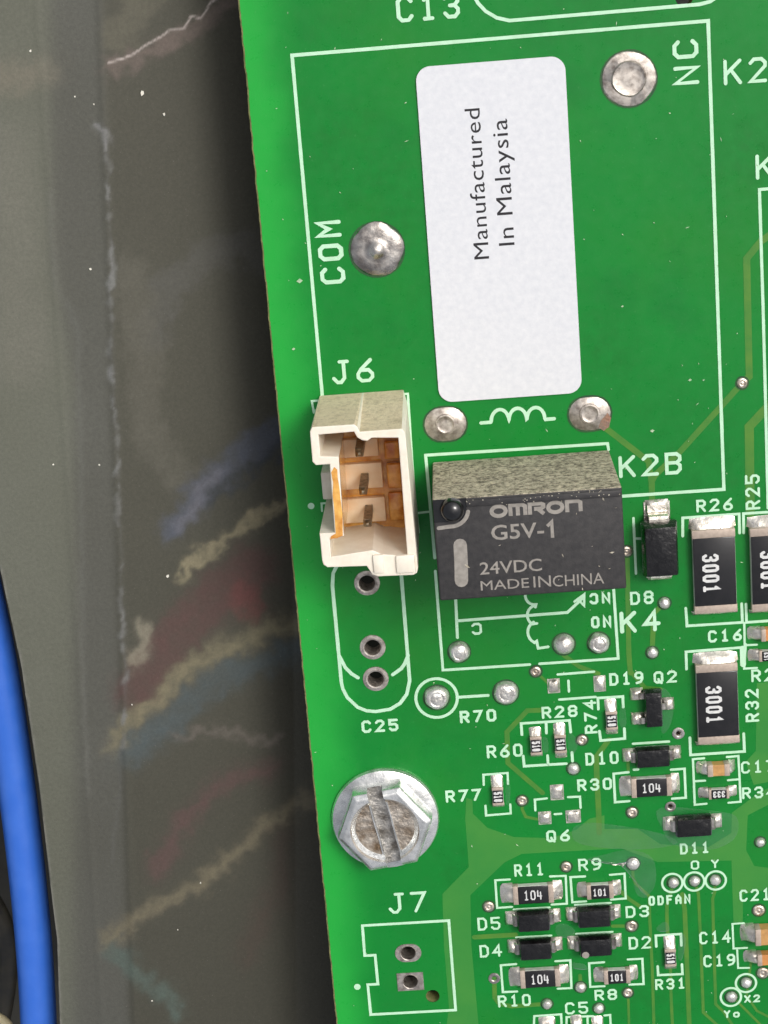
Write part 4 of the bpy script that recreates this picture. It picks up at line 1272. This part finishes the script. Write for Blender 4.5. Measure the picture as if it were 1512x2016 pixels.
fold_d = PXx - (205 + (PXy - 230) * 0.028)
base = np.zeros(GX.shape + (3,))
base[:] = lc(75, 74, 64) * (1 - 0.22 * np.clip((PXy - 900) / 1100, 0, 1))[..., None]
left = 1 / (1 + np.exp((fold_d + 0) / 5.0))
n1 = fbm(PXx + 2000, PXy + 2000, 0.006, 61, 4)[..., None] - 0.35 * np.clip((PXy - 900) / 1100, 0, 1)[..., None]   # the left part gets darker towards the bottom
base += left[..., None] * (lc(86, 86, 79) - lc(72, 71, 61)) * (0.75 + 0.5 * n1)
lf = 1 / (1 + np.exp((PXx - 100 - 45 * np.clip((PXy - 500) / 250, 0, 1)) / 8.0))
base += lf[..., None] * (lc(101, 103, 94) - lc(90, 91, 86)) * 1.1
def dust_and_reflection(line, w, col, op, soft=5.0, warp=1.0):  # draws dust and crease marks, and wire reflections painted as streaks
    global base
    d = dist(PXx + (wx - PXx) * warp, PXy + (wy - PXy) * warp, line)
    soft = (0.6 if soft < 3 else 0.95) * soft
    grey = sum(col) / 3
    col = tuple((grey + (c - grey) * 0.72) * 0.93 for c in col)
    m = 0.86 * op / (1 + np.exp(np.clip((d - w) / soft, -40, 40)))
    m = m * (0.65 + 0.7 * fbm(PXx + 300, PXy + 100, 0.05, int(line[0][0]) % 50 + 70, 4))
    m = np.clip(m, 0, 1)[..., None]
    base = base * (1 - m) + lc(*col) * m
dust_and_reflection([(-20, 145), (40, 150), (92, 140)], 26, (132, 124, 104), 0.75, 8)
dust_and_reflection([(10, 300), (25, 420), (40, 700)], 55, (124, 122, 106), 0.6, 14)
dust_and_reflection([(235, 70), (262, 30), (300, -30)], 34, (108, 104, 84), 0.75, 5)
dust_and_reflection([(212, 142), (265, 112), (330, 80), (395, 44), (480, 0)], 15, (122, 104, 94), 0.85, 4)
dust_and_reflection([(213, 126), (262, 108), (284, 88), (318, 72), (332, 60), (362, 56), (376, 30), (396, 36), (414, 6), (440, -10)], 1.6, (214, 198, 188), 0.9, 1.0, 0.15)
dust_and_reflection([(300, 660), (330, 565), (400, 512), (480, 478), (540, 520)], 30, (96, 95, 88), 0.6, 5)
dust_and_reflection([(262, 540), (285, 700), (290, 840), (345, 930)], 34, (102, 99, 84), 0.7, 6)
dust_and_reflection([(345, 1045), (395, 965), (470, 900), (560, 850)], 26, (84, 92, 110), 0.8, 5)  # coloured streaks: wires mirrored in the panel, painted into its colour
dust_and_reflection([(365, 1030), (405, 955), (420, 940)], 12, (122, 120, 132), 0.6, 5)
dust_and_reflection([(420, 985), (480, 930), (545, 885)], 9, (52, 62, 74), 0.6, 4)
dust_and_reflection([(265, 1350), (350, 1255), (430, 1165), (490, 1120)], 44, (104, 66, 62), 0.75, 8)
dust_and_reflection([(470, 1165), (500, 1200)], 22, (134, 66, 62), 0.8, 6)
dust_and_reflection([(360, 1130), (420, 1082), (470, 1042), (520, 1008), (575, 990)], 9, (156, 144, 106), 0.9, 3)
dust_and_reflection([(260, 1480), (350, 1400), (450, 1320), (560, 1285), (620, 1275)], 24, (78, 94, 98), 0.8, 8)
dust_and_reflection([(225, 1465), (270, 1410), (350, 1340), (450, 1268), (560, 1232), (610, 1238)], 15, (136, 126, 92), 0.9, 6)
dust_and_reflection([(258, 1300), (276, 1262), (280, 1240)], 13, (156, 148, 122), 0.8, 4)
dust_and_reflection([(340, 1442), (400, 1444), (440, 1440), (540, 1452)], 6, (126, 114, 104), 0.6, 4)
dust_and_reflection([(310, 1710), (370, 1605), (440, 1545), (540, 1508)], 15, (106, 70, 68), 0.7, 7)
dust_and_reflection([(208, 1850), (300, 1790), (400, 1738), (500, 1650), (600, 1580), (640, 1556)], 13, (122, 112, 84), 0.9, 5)
dust_and_reflection([(225, 1872), (280, 1920), (330, 1968), (350, 1995)], 15, (84, 104, 94), 0.8, 6)
dust_and_reflection([(490, 1890), (540, 1780), (565, 1650)], 18, (84, 66, 56), 0.6, 8)
dust_and_reflection([(205, 240), (212, 400), (222, 700), (234, 1000), (243, 1300), (246, 1420), (240, 1500), (222, 1700)], 1.8, (104, 105, 102), 0.34, 2.0, 0.3)
dust_and_reflection([(100, 380), (108, 560), (155, 640), (160, 1000), (166, 1400), (172, 1560)], 2.0, (122, 123, 116), 0.35, 3.0, 0.3)
dust_and_reflection([(198, 262), (206, 290)], 7, (150, 150, 150), 0.7, 3)
dust_and_reflection([(216, 545), (219, 570)], 6, (140, 142, 140), 0.6, 3)
dust_and_reflection([(-3, 1118), (40, 1316), (74, 1547), (100, 1779), (109, 1850), (115, 2016), (117, 2100)], 5, (150, 146, 138), 0.6, 2.0, 0.2)  # light catching the cut edge, painted as a pale line
for i in range(60):
    yy = rng.uniform(300, 1460)
    xx = 208 + (yy - 300) * 0.033
    dust_and_reflection([(xx - rng.uniform(-4, 4), yy), (xx + rng.uniform(-3, 3), yy + rng.uniform(4, 24))], rng.uniform(1.5, 5), (128, 129, 126), 0.5, 2.2, 0.5)
me = bpy.data.meshes.new('dark_panel')
idx = np.arange(NX * NY).reshape(NY, NX)
keep = (GX2[:-1, 1:] - GX2[:-1, :-1] > 1e-4) & (GX2[1:, 1:] - GX2[1:, :-1] > -1e-4)
q = np.stack([idx[:-1, :-1], idx[:-1, 1:], idx[1:, 1:], idx[1:, :-1]], -1)[keep]
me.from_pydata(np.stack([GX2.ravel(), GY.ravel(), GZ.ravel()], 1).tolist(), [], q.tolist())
at = me.color_attributes.new('dirt_and_reflection', 'FLOAT_COLOR', 'POINT')  # holds the dust tones together with the painted wire reflections
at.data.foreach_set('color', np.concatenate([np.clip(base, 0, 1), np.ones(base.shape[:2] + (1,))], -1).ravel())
me.polygons.foreach_set('use_smooth', [True] * len(me.polygons))
pt = NT('dusty_dark_plastic')
co = pt.coord(False)
va = pt.node('ShaderNodeVertexColor', layer_name='dirt_and_reflection')
g1 = pt.noise(co, 4.0, 8, 0.8, 0.25, 0.75)
mm = pt.node('ShaderNodeMapRange')
pt.link(g1, mm.inputs[0]); mm.inputs[3].default_value = 0.78; mm.inputs[4].default_value = 1.22
vm = pt.node('ShaderNodeVectorMath', operation='SCALE')
pt.link(va.outputs['Color'], vm.inputs[0]); pt.link(mm.outputs[0], vm.inputs['Scale'])
sp = pt.noise(co, 9.0, 2, 0.5, 0.70, 0.78)
k_ = pt.node('ShaderNodeMath', operation='MULTIPLY'); pt.link(sp, k_.inputs[0]); k_.inputs[1].default_value = 0.25
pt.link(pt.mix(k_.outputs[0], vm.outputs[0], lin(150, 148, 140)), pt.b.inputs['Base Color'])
pt.b.inputs['Roughness'].default_value = 0.6
pt.b.inputs['Specular IOR Level'].default_value = 0.3
pt.bump(g1, 0.25, 0.06)
me.materials.append(pt.m)
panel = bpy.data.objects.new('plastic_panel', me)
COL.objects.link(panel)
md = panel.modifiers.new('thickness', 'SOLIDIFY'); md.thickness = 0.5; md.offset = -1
tag(panel, 'creased dusty dark grey plastic panel with wire reflections painted on as coloured streaks beside the green board', 'panel')

# ------------------------------------------------------------------ wires and the dark enclosure below
def tube(name, pts, r, mat, label, cat, n=14):
    cu = bpy.data.curves.new(name, 'CURVE')
    cu.dimensions = '3D'
    sp_ = cu.splines.new('NURBS')
    sp_.points.add(len(pts) - 1)
    for k, p in enumerate(pts):
        sp_.points[k].co = (*p, 1)
    sp_.use_endpoint_u = True
    sp_.order_u = 4
    cu.bevel_depth = r
    cu.bevel_resolution = 5
    cu.resolution_u = 10
    o = bpy.data.objects.new(name, cu)
    COL.objects.link(o)
    dg = bpy.context.evaluated_depsgraph_get()
    m_ = bpy.data.meshes.new_from_object(o.evaluated_get(dg))
    bpy.data.objects.remove(o); bpy.data.curves.remove(cu)
    m_.materials.clear(); m_.materials.append(mat)
    for pl in m_.polygons:
        pl.use_smooth = True
    o = link(name, m_)
    return tag(o, label, cat)
zw = -9.2
tube('wire', [(*spot(x, y_, zw), zw) for x, y_ in ((-96, 900), (-59, 1050), (-35, 1150), (1, 1320), (34, 1550), (61, 1780), (74, 1950), (78, 2060), (78, 2180))], 1.5, BLUE, 'thick blue insulated wire curving along the edge of the dark panel', 'wire')
zc = -20
tube('wire', [(*spot(x, y_, zc), zc) for x, y_ in ((-60, 2020), (-25, 1996), (0, 2003), (22, 2022), (30, 2060), (20, 2120))], 0.45, CREAM, 'thin cream wire just showing at the bottom corner below the blue wire', 'wire')
zc = -30
tube('wire', [(*spot(x, y_, zc), zc) for x, y_ in ((-40, 1740), (5, 1800), (22, 1860), (14, 1960), (-10, 2060))], 0.9, BLACKW, 'dusty black wire in the shadow left of the blue wire', 'wire')
b = MB()
prism(b, [(-70, -80), (60, -80), (60, 75), (-70, 75)], [], -47, -45)
o = b.build('enclosure_floor', DARK)
o['kind'] = 'structure'

# ------------------------------------------------------------------ loose dust and lint
b = MB()
for i in range(170):
    px, py = rng.uniform(500, 1510), rng.uniform(0, 2016)
    X, Y = spot(px, py)
    if X < EDGE_X + 0.3 or (rx0 - 0.5 < X < rx1 + 0.5 and ry0 - 0.5 < Y < ry1 + 0.5) or (sx0 - 0.2 < X < sx1 + 0.2 and sy0 - 0.2 < Y < sy1 + 0.2) or (-4 < X < 2.5 and -2 < Y < 8.6):
        continue
    a = rng.uniform(0, 6.3); l = rng.uniform(0.03, 0.09) * (2.2 if rng.random() < 0.18 else 1); w = rng.uniform(0.02, 0.045)
    c, s_ = math.cos(a), math.sin(a)
    z = 0.045
    b.add([(X + l * c, Y + l * s_, z), (X - w * s_, Y + w * c, z + 0.03), (X - l * c, Y - l * s_, z), (X + w * s_, Y - w * c, z + 0.01)], [(0, 1, 2, 3)])
for px, py, l in ((1358, 748, 0.13), (1385, 748, 0.09), (1284, 848, 0.16), (578, 687, 0.13), (590, 553, 0.22), (1225, 603, 0.1)):
    X, Y = spot(px, py)
    b.add([(X - l, Y, 0.05), (X, Y - l * 0.7, 0.05), (X + l, Y + 0.02, 0.06), (X + 0.02, Y + l * 0.8, 0.08)], [(0, 1, 2, 3)])
o = b.build('dust_flakes', FLAKE)
tag(o, 'pale dust flakes scattered over the green board', 'dust', kind='stuff')
b = MB()
for px, py, l in ((280, 183, 0.2), (323, 225, 0.14), (185, 205, 0.07), (105, 915, 0.08), (196, 915, 0.08), (330, 1134, 0.14), (178, 530, 0.1), (60, 100, 0.1), (148, 190, 0.08), (260, 1387, 0.08), (395, 1738, 0.1), (600, 700, 0.05), (350, 1830, 0.08), (300, 1970, 0.1)):
    X, Y = spot(px, py, -8)
    Z = float(panel_z(np.array([X]), np.array([Y]))[0]) + 0.08
    X, Y = spot(px, py, Z)
    a = rng.uniform(0, 6)
    b.add([(X + l * math.cos(a + k * 1.257) * (0.5 + rng.random() * 0.7), Y + l * math.sin(a + k * 1.257) * (0.5 + rng.random() * 0.7), Z + 0.05 * rng.random()) for k in range(5)], [(0, 1, 2, 3, 4)])
o = b.build('lint', LINT)
tag(o, 'white lint crumbs lying on the dark panel', 'lint', kind='stuff')
S.cycles.use_denoising = True
S.cycles.max_bounces = 8
